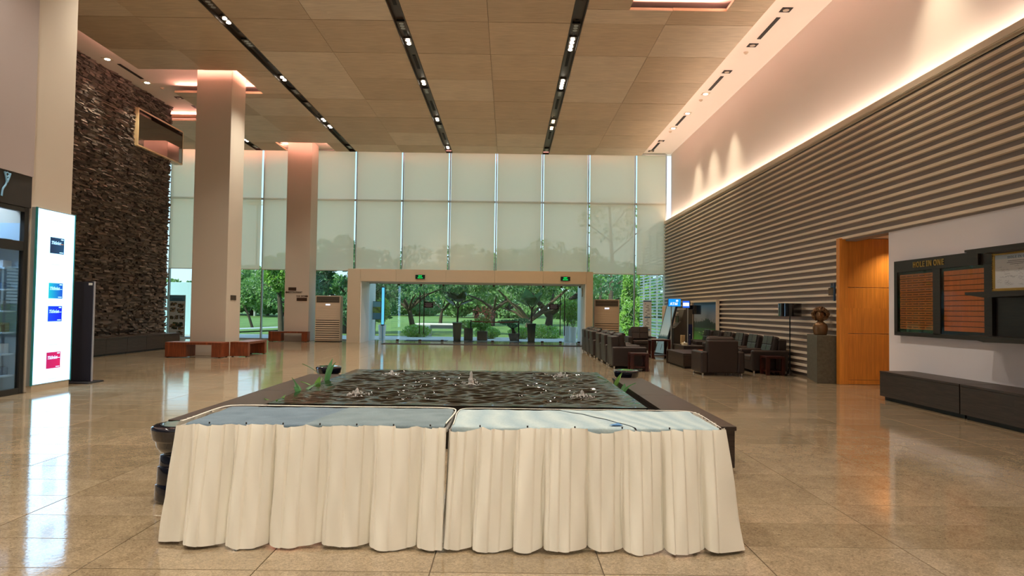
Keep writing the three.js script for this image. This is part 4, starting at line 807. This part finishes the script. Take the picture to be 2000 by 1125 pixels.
// ================================================================ RIGHT WALL: cabinets, honours board, framed certificate
{
  [[-12.37, -10.19], [-10.17, -7.99], [-7.97, -5.79]].forEach(([z0, z1], i) => {
    const c = thing('low_cabinet', ['dark low wall cabinet at the orange corridor end', 'dark low wall cabinet below the framed certificate', 'dark low wall cabinet past the certificate'][i], 'cabinet', [7.05, 0, (z0 + z1) / 2]), d = (z1 - z0) / 2;
    mesh('body', box(-0.29, 0.305, 0.09, 0.48, -d, d, 0.003), M.darkWood, c);
    mesh('front_panel', box(-0.31, -0.291, 0.07, 0.478, -d + 0.003, d - 0.003, 0.003), M.darkWood, c);
    mesh('top_board', box(-0.312, 0.305, 0.481, 0.515, -d, d, 0.003), M.darkWood, c);
    mesh('plinth', box(-0.22, 0.3, 0, 0.089, -d + 0.01, d - 0.01), M.black, c);
  });
  const dk = S({ map: scaled(darkWood, 0.8), color: 0xb8b8a8, roughness: 0.45 });
  const b = thing('honours_board', 'dark wall board titled HOLE IN ONE with two columns of wooden name strips', 'notice board', [XR, 0, -11.7]);
  mesh('back_panel', box(-0.06, -0.002, 1.17, 2.53, -1.1, 2.9, 0.003), dk, b);
  mesh('header', box(-0.11, -0.061, 2.32, 2.53, -1.1, 1.2, 0.003), dk, b);
  for (const [a, q] of [[-1.1, -1.0], [0.07, 0.27], [1.33, 1.5]]) mesh('stile', box(-0.11, -0.061, 1.2, 2.32, a, q, 0.003), dk, b);
  mesh('bottom_rail', box(-0.11, -0.061, 1.15, 1.22, -1.1, 2.9, 0.003), dk, b);
  const st = S({ map: scaled(orangeWood, 0.7), color: 0xd8b4a4, roughness: 0.4 }), st2 = S({ map: scaled(orangeWood, 0.7), color: 0xf0bca4, roughness: 0.4 }), ink = S({ color: 0x5b2c12, roughness: 0.5 });
  for (let i = 0; i < 12; i++) {
    const y = 2.195 - i * 0.0835;
    const s = mesh('name_strip', box(-0.082, -0.061, y, y + 0.074, -0.95, 0.04, 0.002), st, b);
    mesh('inscription', merge([0, 1, 2, 3, 4].map((k) => box(-0.0835, -0.082, y + 0.03, y + 0.044, -0.92 + k * 0.19, -0.77 + k * 0.19))), ink, s);
    mesh('name_strip', box(-0.082, -0.061, y, y + 0.074, 0.33, 1.32, 0.002), st2, b);
  }
  mesh('glass_cover', box(-0.1, -0.094, 1.22, 2.32, -1.0, 0.07), M.boardGlass, b); mesh('glass_cover', box(-0.1, -0.094, 1.22, 2.32, 0.27, 1.33), M.boardGlass, b);
  const t = words('HOLE IN ONE', 0.1, 0.008); t.rotateY(-Math.PI / 2); const to = mesh('gold_lettering', t, M.gold, b); to.position.set(-0.111, 2.43, -0.05); to.userData.label = 'gold HOLE IN ONE lettering';
  const shelf = (y, nm, lab) => { const s = thing(nm, lab, 'shelf', [XR, y, -8.8]); const sp = new THREE.Shape([[-1.5, 0], [-1.5, 0.035], [1.8, 0.035], [1.8, 0], [-1.1, -0.05]].map(([x, q]) => new THREE.Vector2(x, q))); const g = new THREE.ExtrudeGeometry(sp, { depth: 0.34, bevelEnabled: false }); g.rotateY(-Math.PI / 2); g.translate(-0.112 + 0.0, 0, 0); mesh('board', metreUV(g), dk, s); };
  shelf(1.85, 'wall_shelf', 'dark wall shelf carrying the framed certificate'); shelf(2.49, 'wall_shelf', 'dark wall shelf above the framed certificate'); shelf(1.2, 'wall_shelf', 'lowest dark wall shelf on the honours board');
  const ct = canvasTex(1024, 640, (k, W, H) => {
    const r = rngOf(7); k.fillStyle = '#d8d6d6'; k.fillRect(0, 0, W, H); k.fillStyle = '#a9bfd0'; k.globalAlpha = 0.5; k.fillRect(0, 0, W, 90); k.globalAlpha = 1; k.fillStyle = '#3c5a78'; k.font = 'bold 64px serif'; k.fillText('HOLE IN ONE', 250, 90); k.font = 'bold 70px serif'; k.fillText('Y', 720, 90); k.fillStyle = '#555'; k.fillRect(260, 130, 420, 9); k.fillRect(240, 160, 480, 9); k.fillRect(300, 190, 260, 8);
    k.strokeStyle = '#8a8690'; k.lineWidth = 3; for (let i = 0; i < 70; i++) { let x = 40 + r() * 900, y = 220 + r() * 360; k.beginPath(); k.moveTo(x, y); for (let j = 0; j < 7; j++) { x += 6 + r() * 14; k.lineTo(x, y + (r() - 0.5) * 34); } k.stroke(); }
  });
  const f = thing('framed_certificate', 'gilt framed signed certificate standing on the wall shelf', 'certificate', [7.14, 1.887, -9.45]);
  mesh('frame', merge([box(-0.02, 0.02, 0, 0.05, -0.56, 0.56, 0.012), box(-0.02, 0.02, 0.53, 0.58, -0.56, 0.56, 0.012), box(-0.02, 0.02, 0.04, 0.54, -0.56, -0.505, 0.012), box(-0.02, 0.02, 0.04, 0.54, 0.505, 0.56, 0.012)]), M.gold, f);
  const beads = []; for (let i = 0; i < 40; i++) for (const y of [0.012, 0.568]) { const s = new THREE.SphereGeometry(0.011, 6, 5); s.translate(-0.02, y, -0.55 + i * 0.0282); beads.push(s); } for (let i = 0; i < 19; i++) for (const z of [-0.55, 0.55]) { const s = new THREE.SphereGeometry(0.011, 6, 5); s.translate(-0.02, 0.03 + i * 0.0288, z); beads.push(s); }
  mesh('beading', merge(beads), M.gold, f).userData.kind = 'stuff';
  const cp = new THREE.PlaneGeometry(1.02, 0.5); cp.rotateY(-Math.PI / 2); cp.translate(-0.012, 0.29, 0); mesh('certificate_sheet', cp, S({ map: ct, roughness: 0.4 }), f);
}
// ================================================================ ENTRANCE, INSIDE AND JUST OUTSIDE
tag(mesh('door_mat', box(-5.4, 3.3, 0.002, 0.014, -29.1, -29.8, 0.004), S({ color: 0x2b2724, roughness: 0.95 })), 'long dark entrance mat before the glass doors', 'mat');
tag(mesh('door_mat', box(-4.9, -2.9, -0.0, 0.012, -32.3, -33.2, 0.004), S({ color: 0x33363a, roughness: 0.95 })), 'dark mat outside the left glass doors', 'mat');
{
  const nt = canvasTex(256, 128, (c, W, H) => { c.fillStyle = '#231a2c'; c.fillRect(0, 0, W, H); c.fillStyle = '#cfc8d6'; for (let i = 0; i < 4; i++) c.fillRect(24 + (i % 2) * 20, 24 + i * 24, 208 - (i % 2) * 40, 7); });
  for (const [x, l] of [[-3.7, 'left'], [2.1, 'right']]) { const s = thing('door_notice', 'small dark notice board stuck on the ' + l + ' glass doors', 'notice', [x, 1.7, -31.63]); mesh('plate', box(-0.22, 0.22, -0.13, 0.13, -0.004, 0.004), M.black, s); mesh('print', new THREE.PlaneGeometry(0.43, 0.25).translate(0, 0, 0.0055), S({ map: nt, roughness: 0.5 }), s); }
  const k = thing('wall_clock', 'oval cream wall clock on the right lining of the portal', 'clock', [3.352, 2.36, -31.0]);
  const rim = new THREE.CylinderGeometry(0.2, 0.2, 0.04, 30); rim.scale(1, 1, 1); rim.rotateZ(Math.PI / 2); mesh('case', rim, M.gold, k);
  const face = new THREE.CircleGeometry(0.17, 30); face.rotateY(-Math.PI / 2); face.translate(-0.022, 0, 0); mesh('dial', face, M.white, k);
  mesh('hands', merge([box(-0.027, -0.024, 0, 0.12, -0.006, 0.006), box(-0.027, -0.024, -0.006, 0.006, 0, 0.08)]), M.black, k);
}
// stanchions and belt
{
  for (const [x, l] of [[-1.78, 'black belt post next to the square flower pot'], [0.5, 'black belt post next to the bonsai tub']]) { const s = thing('belt_post', l, 'stanchion', [x, 0, -32.6]); mesh('base', lathe([[0.001, 0], [0.17, 0], [0.17, 0.015], [0.05, 0.035], [0.001, 0.035]], 24), M.black, s); mesh('pole', cyl(0.03, 0.03, 0.94, 0, 0.03, 0, 14), M.black, s); mesh('head', cyl(0.036, 0.036, 0.06, 0, 0.96, 0, 14), M.black, s); }
  tag(mesh('red_belt', surface(20, 1, (u, v) => [mix(-1.75, 0.47, u), 0.985 - v * 0.05 - 0.035 * Math.sin(Math.PI * u), -32.6]), S({ color: 0x8e2018, roughness: 0.7, side: THREE.DoubleSide })), 'red belt stretched between the two black posts', 'belt');
}
// big leaf plants in tall pots
function bigLeafPlant(x, label, plabel, seed, dark) {
  const r = rngOf(seed);
  const pot = thing('tall_planter', plabel, 'planter', [x, 0, -32.5]);
  const pm = S({ color: 0x4a4e46, roughness: 0.6 });
  const pg = new THREE.CylinderGeometry(0.29, 0.22, 0.84, 4, 1); pg.rotateY(Math.PI / 4); pg.translate(0, 0.45, 0); mesh('shell', pg, pm, pot); mesh('rim', bx(0.44, 0.05, 0.44, 0, 0.84, 0, 0.006), pm, pot); mesh('foot', bx(0.36, 0.03, 0.36, 0, 0, 0), M.black, pot);
  const p = thing('big_leaf_plant', label, 'plant', [x, 0.9, -32.5]);
  mesh('stem', merge([taper([0, 0, 0], [0.02, 0.65, 0], 0.05, 0.04), taper([0.02, 0.63, 0], [-0.28, 1.1, 0.05], 0.035, 0.02), taper([0.02, 0.63, 0], [0.3, 1.15, 0], 0.035, 0.02), taper([0.02, 0.63, 0], [0, 1.2, -0.1], 0.03, 0.02)]), M.barkDark, p);
  for (let i = 0; i < 11; i++) {
    const g = surface(10, 8, (u, v) => { const w = 0.27 * Math.sin(Math.PI * Math.pow(clamp(0.03 + u * 0.97), 0.8)) * (v - 0.5) * 2; return [w, Math.abs(v - 0.5) * 0.1, u * 0.62 - 0.02]; });
    const o = mesh('leaf', g, dark ? M.leafDark : M.leafB, p), a = i / 11 * 6.28 + r() * 0.5; o.rotation.set(-0.2 - r() * 0.9, a, 0, 'YXZ'); o.position.set(Math.sin(a) * 0.2, 0.78 + r() * 0.4, Math.cos(a) * 0.12);
  }
}
bigLeafPlant(-2.42, 'dark big leaved potted tree behind the left doors', 'tall dark square planter of the left big leaf tree', 3, true);
bigLeafPlant(1.1, 'green big leaved potted tree behind the right doors', 'tall dark square planter of the right big leaf tree', 9, false);
function leafCloud(n, rx, ry, rz, size, seed, shell = 0.55) {
  const r = rngOf(seed), pos = [], nor = [], q = new THREE.Quaternion(), e = new THREE.Euler(), v = new THREE.Vector3(), nn = new THREE.Vector3();
  for (let i = 0; i < n; i++) {
    let x, y, z, d; do { x = r() * 2 - 1; y = r() * 2 - 1; z = r() * 2 - 1; d = x * x + y * y + z * z; } while (d > 1 || d < shell * r());
    const s = size * (0.6 + r() * 0.8); e.set(r() * 6.28, r() * 6.28, r() * 6.28); q.setFromEuler(e);
    const c = [[-0.5, 0, 0], [0, 0.5, 0.12], [0.5, 0, 0], [0, -0.5, 0.12]].map((k) => v.set(k[0] * s, k[1] * s * 0.55, k[2] * s).applyQuaternion(q).toArray().map((a, j) => a + [x * rx, y * ry, z * rz][j]));
    nn.set(0, 0, 1).applyQuaternion(q);
    for (const k of [0, 2, 1, 0, 3, 2]) { pos.push(...c[k]); nor.push(nn.x, nn.y, nn.z); }
  }
  const g = new THREE.BufferGeometry(); g.setAttribute('position', new THREE.Float32BufferAttribute(pos, 3)); g.setAttribute('normal', new THREE.Float32BufferAttribute(nor, 3)); g.setAttribute('uv', new THREE.Float32BufferAttribute(new Float32Array(pos.length / 3 * 2), 2)); return g;
}
// flower pot, bonsai, shrub pots
{
  const pm = S({ color: 0x4a4640, roughness: 0.7 });
  const a = thing('square_flower_pot', 'square dark pot of pink flowers behind the red belt', 'potted plant', [-1.28, 0, -33.9]);
  mesh('pot', bx(0.5, 0.45, 0.5, 0, 0, 0, 0.01), pm, a); mesh('stems', merge(Array.from({ length: 9 }, (_, i) => taper([rr(-0.1, 0.1), 0.44, 0], [rr(-0.4, 0.4), rr(0.8, 1.4), rr(-0.2, 0.2)], 0.012, 0.006, 5))), M.barkDark, a);
  mesh('foliage', leafCloud(500, 0.45, 0.35, 0.35, 0.13, 21).translate(0, 0.85, 0), M.leafC, a); mesh('flowers', leafCloud(300, 0.6, 0.42, 0.3, 0.1, 22).translate(0.05, 1.3, 0), M.flower, a);
  const b = thing('bonsai', 'spreading bonsai tree in a wide grey tub behind the red belt', 'potted plant', [0.3, 0, -33.9]);
  mesh('tub', new THREE.CylinderGeometry(0.34, 0.24, 0.36, 6).translate(0, 0.18, 0), S({ color: 0x55524c, roughness: 0.7 }), b); mesh('trunk', merge([taper([0, 0.34, 0], [-0.08, 0.6, 0], 0.11, 0.07), taper([-0.08, 0.58, 0], [-0.35, 0.85, 0], 0.06, 0.03), taper([-0.08, 0.58, 0], [0.3, 0.9, 0], 0.05, 0.02)]), M.barkDark, b);
  mesh('foliage', merge([leafCloud(420, 0.42, 0.12, 0.3, 0.1, 23).translate(-0.4, 0.92, 0), leafCloud(420, 0.5, 0.13, 0.3, 0.1, 24).translate(0.35, 0.98, 0), leafCloud(200, 0.3, 0.1, 0.25, 0.1, 25).translate(-0.1, 0.74, 0.1)]), M.leafB, b);
  const pl = thing('square_flower_pot', 'square dark pot with leafy plant beside the left planter', 'potted plant', [-1.95, 0, -33.6]); mesh('pot', bx(0.42, 0.6, 0.42, 0, 0, 0, 0.01), pm, pl); mesh('foliage', leafCloud(380, 0.55, 0.2, 0.4, 0.14, 26).translate(0, 0.78, 0), M.leafC, pl);
  for (const [x, h, l] of [[2.95, 0.75, 'tall white pot with leafy shrub at the right door end'], [3.22, 0.72, 'white pot with shrub by the right portal lining'], [-6.3, 0.7, 'white woven pot at the left portal lining']]) {
    const p = thing('white_pot', l, 'potted plant', [x, 0, -34.2 + (x > 3 ? 0.3 : 0)]); mesh('pot', lathe([[0.001, 0], [0.15, 0], [0.2, h], [0.17, h], [0.15, h - 0.08], [0.001, h - 0.08]], 24), M.white, p);
    mesh('stems', merge([0, 1, 2, 3].map((i) => taper([0, h - 0.1, 0], [rr(-0.25, 0.25), h + rr(0.5, 1), rr(-0.2, 0.2)], 0.015, 0.008, 5))), M.barkDark, p); mesh('foliage', leafCloud(800, 0.4, 0.62, 0.36, 0.13, 40 + Math.round(x * 3)).translate(0, h + 0.75, 0), M.leafC, p);
  }
  for (const [x, z, s, l] of [[-1.1, -36.2, 0.9, 'low clipped green bush behind the flower pot'], [0.7, -36.4, 0.9, 'low clipped green bush behind the bonsai'], [2.0, -37.5, 1.2, 'low green bush by the lawn edge'], [-5.0, -37.2, 1.0, 'low green bush left of the lawn']]) { const h = thing('bush', l, 'bush', [x, -0.05, z]); mesh('stems', merge([0, 1, 2].map((i) => taper([rr(-0.2, 0.2), -0.2, 0], [rr(-0.3, 0.3), 0.4, 0], 0.02, 0.01, 5))), M.barkDark, h); mesh('foliage', leafCloud(900, 0.8 * s, 0.36 * s, 0.5, 0.14, 60 + Math.round(x * 7)).translate(0, 0.35, 0), M.leafC, h); }
  const bench = thing('garden_ledge', 'white concrete garden ledge with grey side on the lawn', 'garden seat', [-4.5, -0.2, -41]);
  mesh('slab', box(-1.0, 1.9, 0.55, 0.85, -0.6, 0.6, 0.02), M.white, bench); mesh('side_inset', box(-0.1, 1.85, 0.6, 0.78, 0.6, 0.62), M.grey, bench); mesh('support', box(-0.5, -0.1, 0, 0.55, -0.3, 0.3), M.white, bench); mesh('support', box(1.2, 1.6, 0, 0.55, -0.3, 0.3), M.white, bench);
  // standing screen at left
  const s = thing('standing_screen', 'slim standing sign with glowing cyan edge and landscape screen outside the left glass', 'screen', [-5.98, 0, -32.55]);
  mesh('case', box(-0.08, 0.08, 0.7, 2.55, -0.06, 0.0, 0.008), S({ color: 0x183a78, roughness: 0.4 }), s); mesh('lit_strip', new THREE.PlaneGeometry(0.12, 1.75).translate(0, 1.63, 0.004), glow(new THREE.Color(0.16, 0.68, 1), 0.95), s);
  mesh('post', box(-0.03, 0.03, 0, 0.7, -0.04, -0.01), S({ color: 0x9ccdf2, roughness: 0.4 }), s);
  const lt = canvasTex(128, 192, (k, W, H) => { k.fillStyle = '#7ec2dc'; k.fillRect(0, 0, W, H * 0.3); k.fillStyle = '#8fae3a'; k.fillRect(0, H * 0.3, W, H * 0.34); k.fillStyle = '#4e9cc4'; k.fillRect(0, H * 0.64, W, H * 0.36); k.fillStyle = '#3f5c34'; for (let i = 0; i < 12; i++) k.fillRect((i * 29) % W, H * (0.3 + (i % 5) * 0.07), 26, 8); });
  mesh('landscape_panel', box(-0.5, -0.09, 0.98, 1.85, -0.05, -0.03), S({ color: 0x26303a, roughness: 0.4 }), s); mesh('landscape_print', new THREE.PlaneGeometry(0.38, 0.83).translate(-0.295, 1.415, -0.028), S({ map: lt, roughness: 0.4 }), s);
  // photo poster stand at far left
  const pt = canvasTex(256, 640, (k, W, H) => { const r = rngOf(12); k.fillStyle = '#cfe0e6'; k.fillRect(0, 0, W, H); k.fillStyle = '#5f9cc0'; k.fillRect(0, 0, W, 90); k.fillStyle = '#2b4f6a'; k.fillRect(40, 50, 170, 8); k.fillRect(20, 70, 210, 8); const ph = [[10, 110, 120, 56], [136, 128, 110, 70], [10, 190, 96, 70], [116, 204, 130, 72], [10, 320, 66, 60], [84, 312, 74, 66], [164, 312, 82, 66], [10, 420, 236, 120], [130, 560, 110, 66]]; for (const [x, y, w, h] of ph) { for (let i = 0; i < 40; i++) { k.fillStyle = ['#34513a', '#6a6257', '#98866a', '#8b929c', '#22302a'][Math.floor(r() * 5)]; k.fillRect(x + r() * w * 0.8, y + r() * h * 0.8, w * 0.22, h * 0.24); } } });
  const p = thing('photo_stand', 'upright poster stand of course photographs by the far left glass', 'poster', [-15.1, 0, -31.2]);
  mesh('panel', box(-0.37, 0.37, 0.1, 2.0, -0.02, 0.0), M.alu, p); mesh('print', new THREE.PlaneGeometry(0.7, 1.84).translate(0, 1.06, 0.002), S({ map: pt, roughness: 0.5 }), p); for (const q of [-1, 1]) mesh('foot', box(q * 0.3, q * 0.26, 0, 0.1, -0.25, 0.25), M.alu, p);
}
// ================================================================ OUTDOORS
{
  const dn = noise2(40, 81), deck = texture(256, 256, (x, y) => { const v = (dn(x, y) - 0.5) * 18; return [196 + v, 196 + v, 190 + v]; });
  struct('terrace', box(-40, 7.2, -0.3, -0.012, -33.0, -38.0), S({ map: scaled(deck, 0.5), roughness: 0.8 }), 'pale paved terrace outside the glass wall');
  const gn = noise2(12, 82), gf = noise2(180, 83), grass = texture(512, 512, (x, y) => { const v = (gn(x, y) - 0.5) * 34 + (gf(x, y) - 0.5) * 46; return [92 + v, 124 + v, 58 + v * 0.6]; });
  const lawn = surface(60, 60, (u, v) => { const x = mix(-170, 170, u), z = mix(-37.5, -230, v); return [x, -0.22 + 0.35 * Math.sin(x * 0.05 + 1) * clamp((-z - 40) / 40) * 0.6 + clamp((-z - 60) / 140) * 1.2, z]; });
  { const uv = lawn.attributes.uv, p = lawn.attributes.position; for (let i = 0; i < uv.count; i++) uv.setXY(i, p.getX(i) / 9, p.getZ(i) / 9); }
  struct('lawn', lawn, S({ map: grass, roughness: 0.95, side: THREE.DoubleSide }), 'sunlit green golf course lawn');
  tag(mesh('cart_path', surface(30, 2, (u, v) => [mix(-19, -15.4, u) + (v - 0.5) * 1.8 + 2 * Math.sin(u * 3), 0.0 + u * 0.1, mix(-44, -74, u)]), S({ color: 0x9aa4a6, roughness: 0.9, side: THREE.DoubleSide })), 'grey cart path curving over the lawn', 'path');
  struct('outer_building_wall', box(-32, -15.6, 0, 2.75, -36.0, -36.3), S({ color: 0xa9cdd6, roughness: 0.6 }), 'pale blue garden wall beyond the far left glass');
}
// louvre screen outside
{
  const s = thing('louvre_screen', 'outdoor white slat screen continuing the slat wall beyond the glass', 'screen', [7.32, 0, -35.2]);
  for (let k = 0; k < 38; k++) mesh('slat', box(-0.05, 0.05, 0.08 + k * 0.1545, 0.132 + k * 0.1545, -2.6, 2.75), M.white, s);
  for (const z of [-2.3, -0.6, 1.1, 2.6]) mesh('post', box(0.06, 0.14, 0, 6.0, z - 0.04, z + 0.04), M.creamMetal, s);
}
// trees
function trunkGeo(h, r, lean, branches, seed, spread) {
  const q = rngOf(seed), l = [], top = [lean, h, 0];
  l.push(taper([0, -0.4, 0], [lean * 0.5, h * 0.5, 0], r, r * 0.8, 9), taper([lean * 0.5, h * 0.49, 0], top, r * 0.8, r * 0.6, 9));
  for (let i = 0; i < branches; i++) { const a = i / branches * 6.28 + q(), s = spread * (0.5 + q() * 0.5), y = h + s * (0.35 + q() * 0.5), m = [top[0] + Math.cos(a) * s * 0.5, mix(h, y, 0.65), Math.sin(a) * s * 0.5]; l.push(taper([top[0], h - 0.1, 0], m, r * 0.5, r * 0.32, 6), taper(m, [top[0] + Math.cos(a) * s, y, Math.sin(a) * s], r * 0.32, r * 0.12, 6)); }
  return merge(l);
}
function crown(list, size, seed) { return merge(list.map(([x, y, z, rx, ry, rz, n], i) => leafCloud(n, rx, ry, rz, size, seed + i).translate(x, y, z))); }
function tree(label, x, z, trunk, foliage, lm, bm, turn = 0, sc = 1, group) {
  const t = thing('tree', label, 'tree', [x, -0.15, z], turn, group); mesh('trunk', trunk, bm, t); if (foliage) mesh('foliage', foliage, lm, t); t.scale.setScalar(sc); return t;
}
{
  const umb = (s, w, h, n, size, low = 2.0) => { const q = rngOf(s), l = []; for (let i = 0; i < 22; i++) { const a = q() * 6.28, d = Math.sqrt(q()) * w; l.push([Math.cos(a) * d, mix(low, h, Math.pow(q(), 0.7)) + 0.4, Math.sin(a) * d * 0.6, w * 0.27, 0.65, w * 0.2, n]); } return crown(l, size, s * 7); };
  const round = (s, w, h, y, n, size) => { const q = rngOf(s), l = []; for (let i = 0; i < 20; i++) { const a = q() * 6.28, e = q() * 2 - 1, d = 0.65 + 0.3 * q(); l.push([Math.cos(a) * Math.sqrt(1 - e * e) * w * d, y + e * h * d, Math.sin(a) * Math.sqrt(1 - e * e) * w * d, w * 0.36, h * 0.3, w * 0.36, n]); } return crown(l, size, s * 9); };
  // rain trees in front of the doors
  tree('spreading rain tree with a pale trunk behind the left glass doors', -6.3, -46, trunkGeo(1.7, 0.22, -0.4, 6, 6, 3), umb(4, 4.6, 5.2, 230, 0.3, 1.5), M.leafB, M.bark);
  tree('dark forked rain tree behind the right glass doors', 3.0, -52, merge([trunkGeo(1.5, 0.36, 0.2, 3, 5, 3), taper([0.1, 1.2, 0], [-1.6, 3.4, 0], 0.22, 0.12), taper([0.1, 1.3, 0], [2.6, 3.2, 0], 0.22, 0.12)]), umb(5, 7, 5.4, 220, 0.32, 2.6), M.leafB, M.barkDark);
  tree('pale trunked tree with leaning bare limb behind the right planter', 1.3, -46, merge([trunkGeo(1.0, 0.28, 0.1, 4, 9, 2), taper([0.1, 0.9, 0], [-2.0, 3.0, 0.3], 0.09, 0.05), taper([0.1, 0.9, 0], [3.2, 3.6, 0], 0.14, 0.06)]), umb(8, 5, 5.4, 200, 0.3, 2.8), M.leafA, M.bark);
  tree('slim dark tree with drooping crown at the left doors', -8.3, -42, trunkGeo(1.4, 0.15, 0.1, 5, 14, 1.5), round(10, 1.5, 1.9, 2.5, 130, 0.24), M.leafB, M.barkDark);
  tree('leafy tree rising behind the left air conditioner', -11.0, -46, trunkGeo(2.0, 0.25, 0.2, 5, 15, 2.5), round(11, 2.3, 2.9, 3.6, 320, 0.32), M.leafB, M.barkDark);
  tree('distant wide tree between the two glass door pairs', -1.6, -66, trunkGeo(1.7, 0.3, 0.2, 6, 34, 3), umb(41, 7, 5.6, 220, 0.4, 2.0), M.leafFar, M.barkDark);
  tree('distant wide tree seen past the dark forked rain tree', 9.5, -70, trunkGeo(1.7, 0.3, 0.2, 6, 35, 3), umb(42, 7, 6, 220, 0.4, 1.6), M.leafFar, M.barkDark);
  tree('distant small tree beyond the white garden ledge', -7.2, -72, trunkGeo(1.5, 0.22, 0.2, 6, 36, 3), umb(43, 5, 5.2, 220, 0.38, 1.9), M.leafA, M.barkDark);
  // left windows
  tree('bright sunlit leafy tree beside the window column', -14.4, -43.5, trunkGeo(2.6, 0.2, -0.2, 5, 16, 1.5), round(12, 1.25, 1.7, 4.3, 260, 0.26), M.leafC, M.bark);
  tree('slender leaning tree with flat crown on the lawn left of the column', -21.2, -57, trunkGeo(1.7, 0.12, -0.8, 6, 17, 2.2), umb(13, 2.4, 3.2, 110, 0.28, 1.7), M.leafA, M.barkDark);
  tree('flat crowned tree by the cart path', -20.4, -62, trunkGeo(1.9, 0.16, 0.4, 6, 18, 2.8), umb(14, 3.2, 4.0, 130, 0.3, 2.2), M.leafA, M.barkDark);
  // right windows
  tree('bright green bushy tree beside the outdoor louvre screen', 8.3, -44.5, trunkGeo(0.9, 0.2, 0, 5, 19, 1.2), round(15, 1.1, 2.4, 2.3, 320, 0.26), M.leafC, M.bark);
  tree('tall bare tree with grey trunk behind the right air conditioner', 8.9, -60, merge([taper([0, -0.4, 0], [0.2, 6, 0], 0.24, 0.18), taper([0.2, 6, 0], [-0.1, 11, 0], 0.18, 0.1), taper([-0.9, -0.4, 0], [-0.8, 6, 0.2], 0.13, 0.1), ...[[3.2, -2.6, 4.6], [4.4, 2.2, 6.6], [5.6, -2.2, 7.6], [6.6, 2.8, 9], [7.8, -2.4, 9.6], [9, 1.8, 11.2], [4, -2.0, 3.4], [3.6, 1.8, 5]].map(([y, dx, y2]) => taper([0.1, y, 0], [dx, y2, 0.3], 0.07, 0.03, 5))]), leafCloud(700, 3, 2.2, 2, 0.3, 333).translate(0, 9.8, 0), M.leafA, M.bark);
  tree('distant rounded tree left of the bare tree', 9.2, -78, trunkGeo(1.4, 0.25, 0, 5, 20, 2), round(16, 3.4, 2.2, 2.6, 220, 0.4), M.leafFar, M.barkDark);
  tree('distant rounded tree right of the bare tree', 14.5, -82, trunkGeo(1.4, 0.25, 0, 5, 25, 2), round(26, 3.6, 2.4, 2.8, 220, 0.4), M.leafA, M.barkDark);
  // far row: copies of three kinds
  const kinds = [[trunkGeo(2.0, 0.35, 0.3, 6, 21, 3), round(17, 5, 3.0, 3.6, 200, 0.6)], [trunkGeo(1.8, 0.3, -0.4, 6, 22, 4), umb(18, 7, 5.4, 200, 0.6, 1.6)], [trunkGeo(1.6, 0.4, 0, 6, 23, 4), round(19, 5.6, 3.6, 4.0, 200, 0.62)]];
  const q = rngOf(99);
  for (let i = 0; i < 24; i++) { const x = -72 + i * 4.7 + q() * 2, z = -96 - q() * 30, k = i % 3; tree(ORD[i % 12] + ' far tree of the ' + (i < 12 ? 'left' : 'right') + ' half of the tree belt across the lawn', x, z, kinds[k][0], kinds[k][1], k === 1 ? M.leafB : M.leafFar, M.barkDark, q() * 6, 0.85 + q() * 0.4, 'tree belt across the lawn'); }
  const p = thing('flood_light_mast', 'thin pale flood light mast above the trees beyond the left glass', 'light mast', [-40, 0, -108]);
  mesh('pole', cyl(0.22, 0.12, 18, 0, 0, 0, 10), M.alu, p); mesh('crossarm', box(-1.6, 1.6, 17.6, 18.2, -0.2, 0.2), M.alu, p);
}
// ================================================================ finish
scene.traverse((o) => { if (o.isMesh) { o.castShadow = true; o.receiveShadow = true; } if (o.isSpotLight) o.castShadow = true; });
renderer.render(scene, camera);
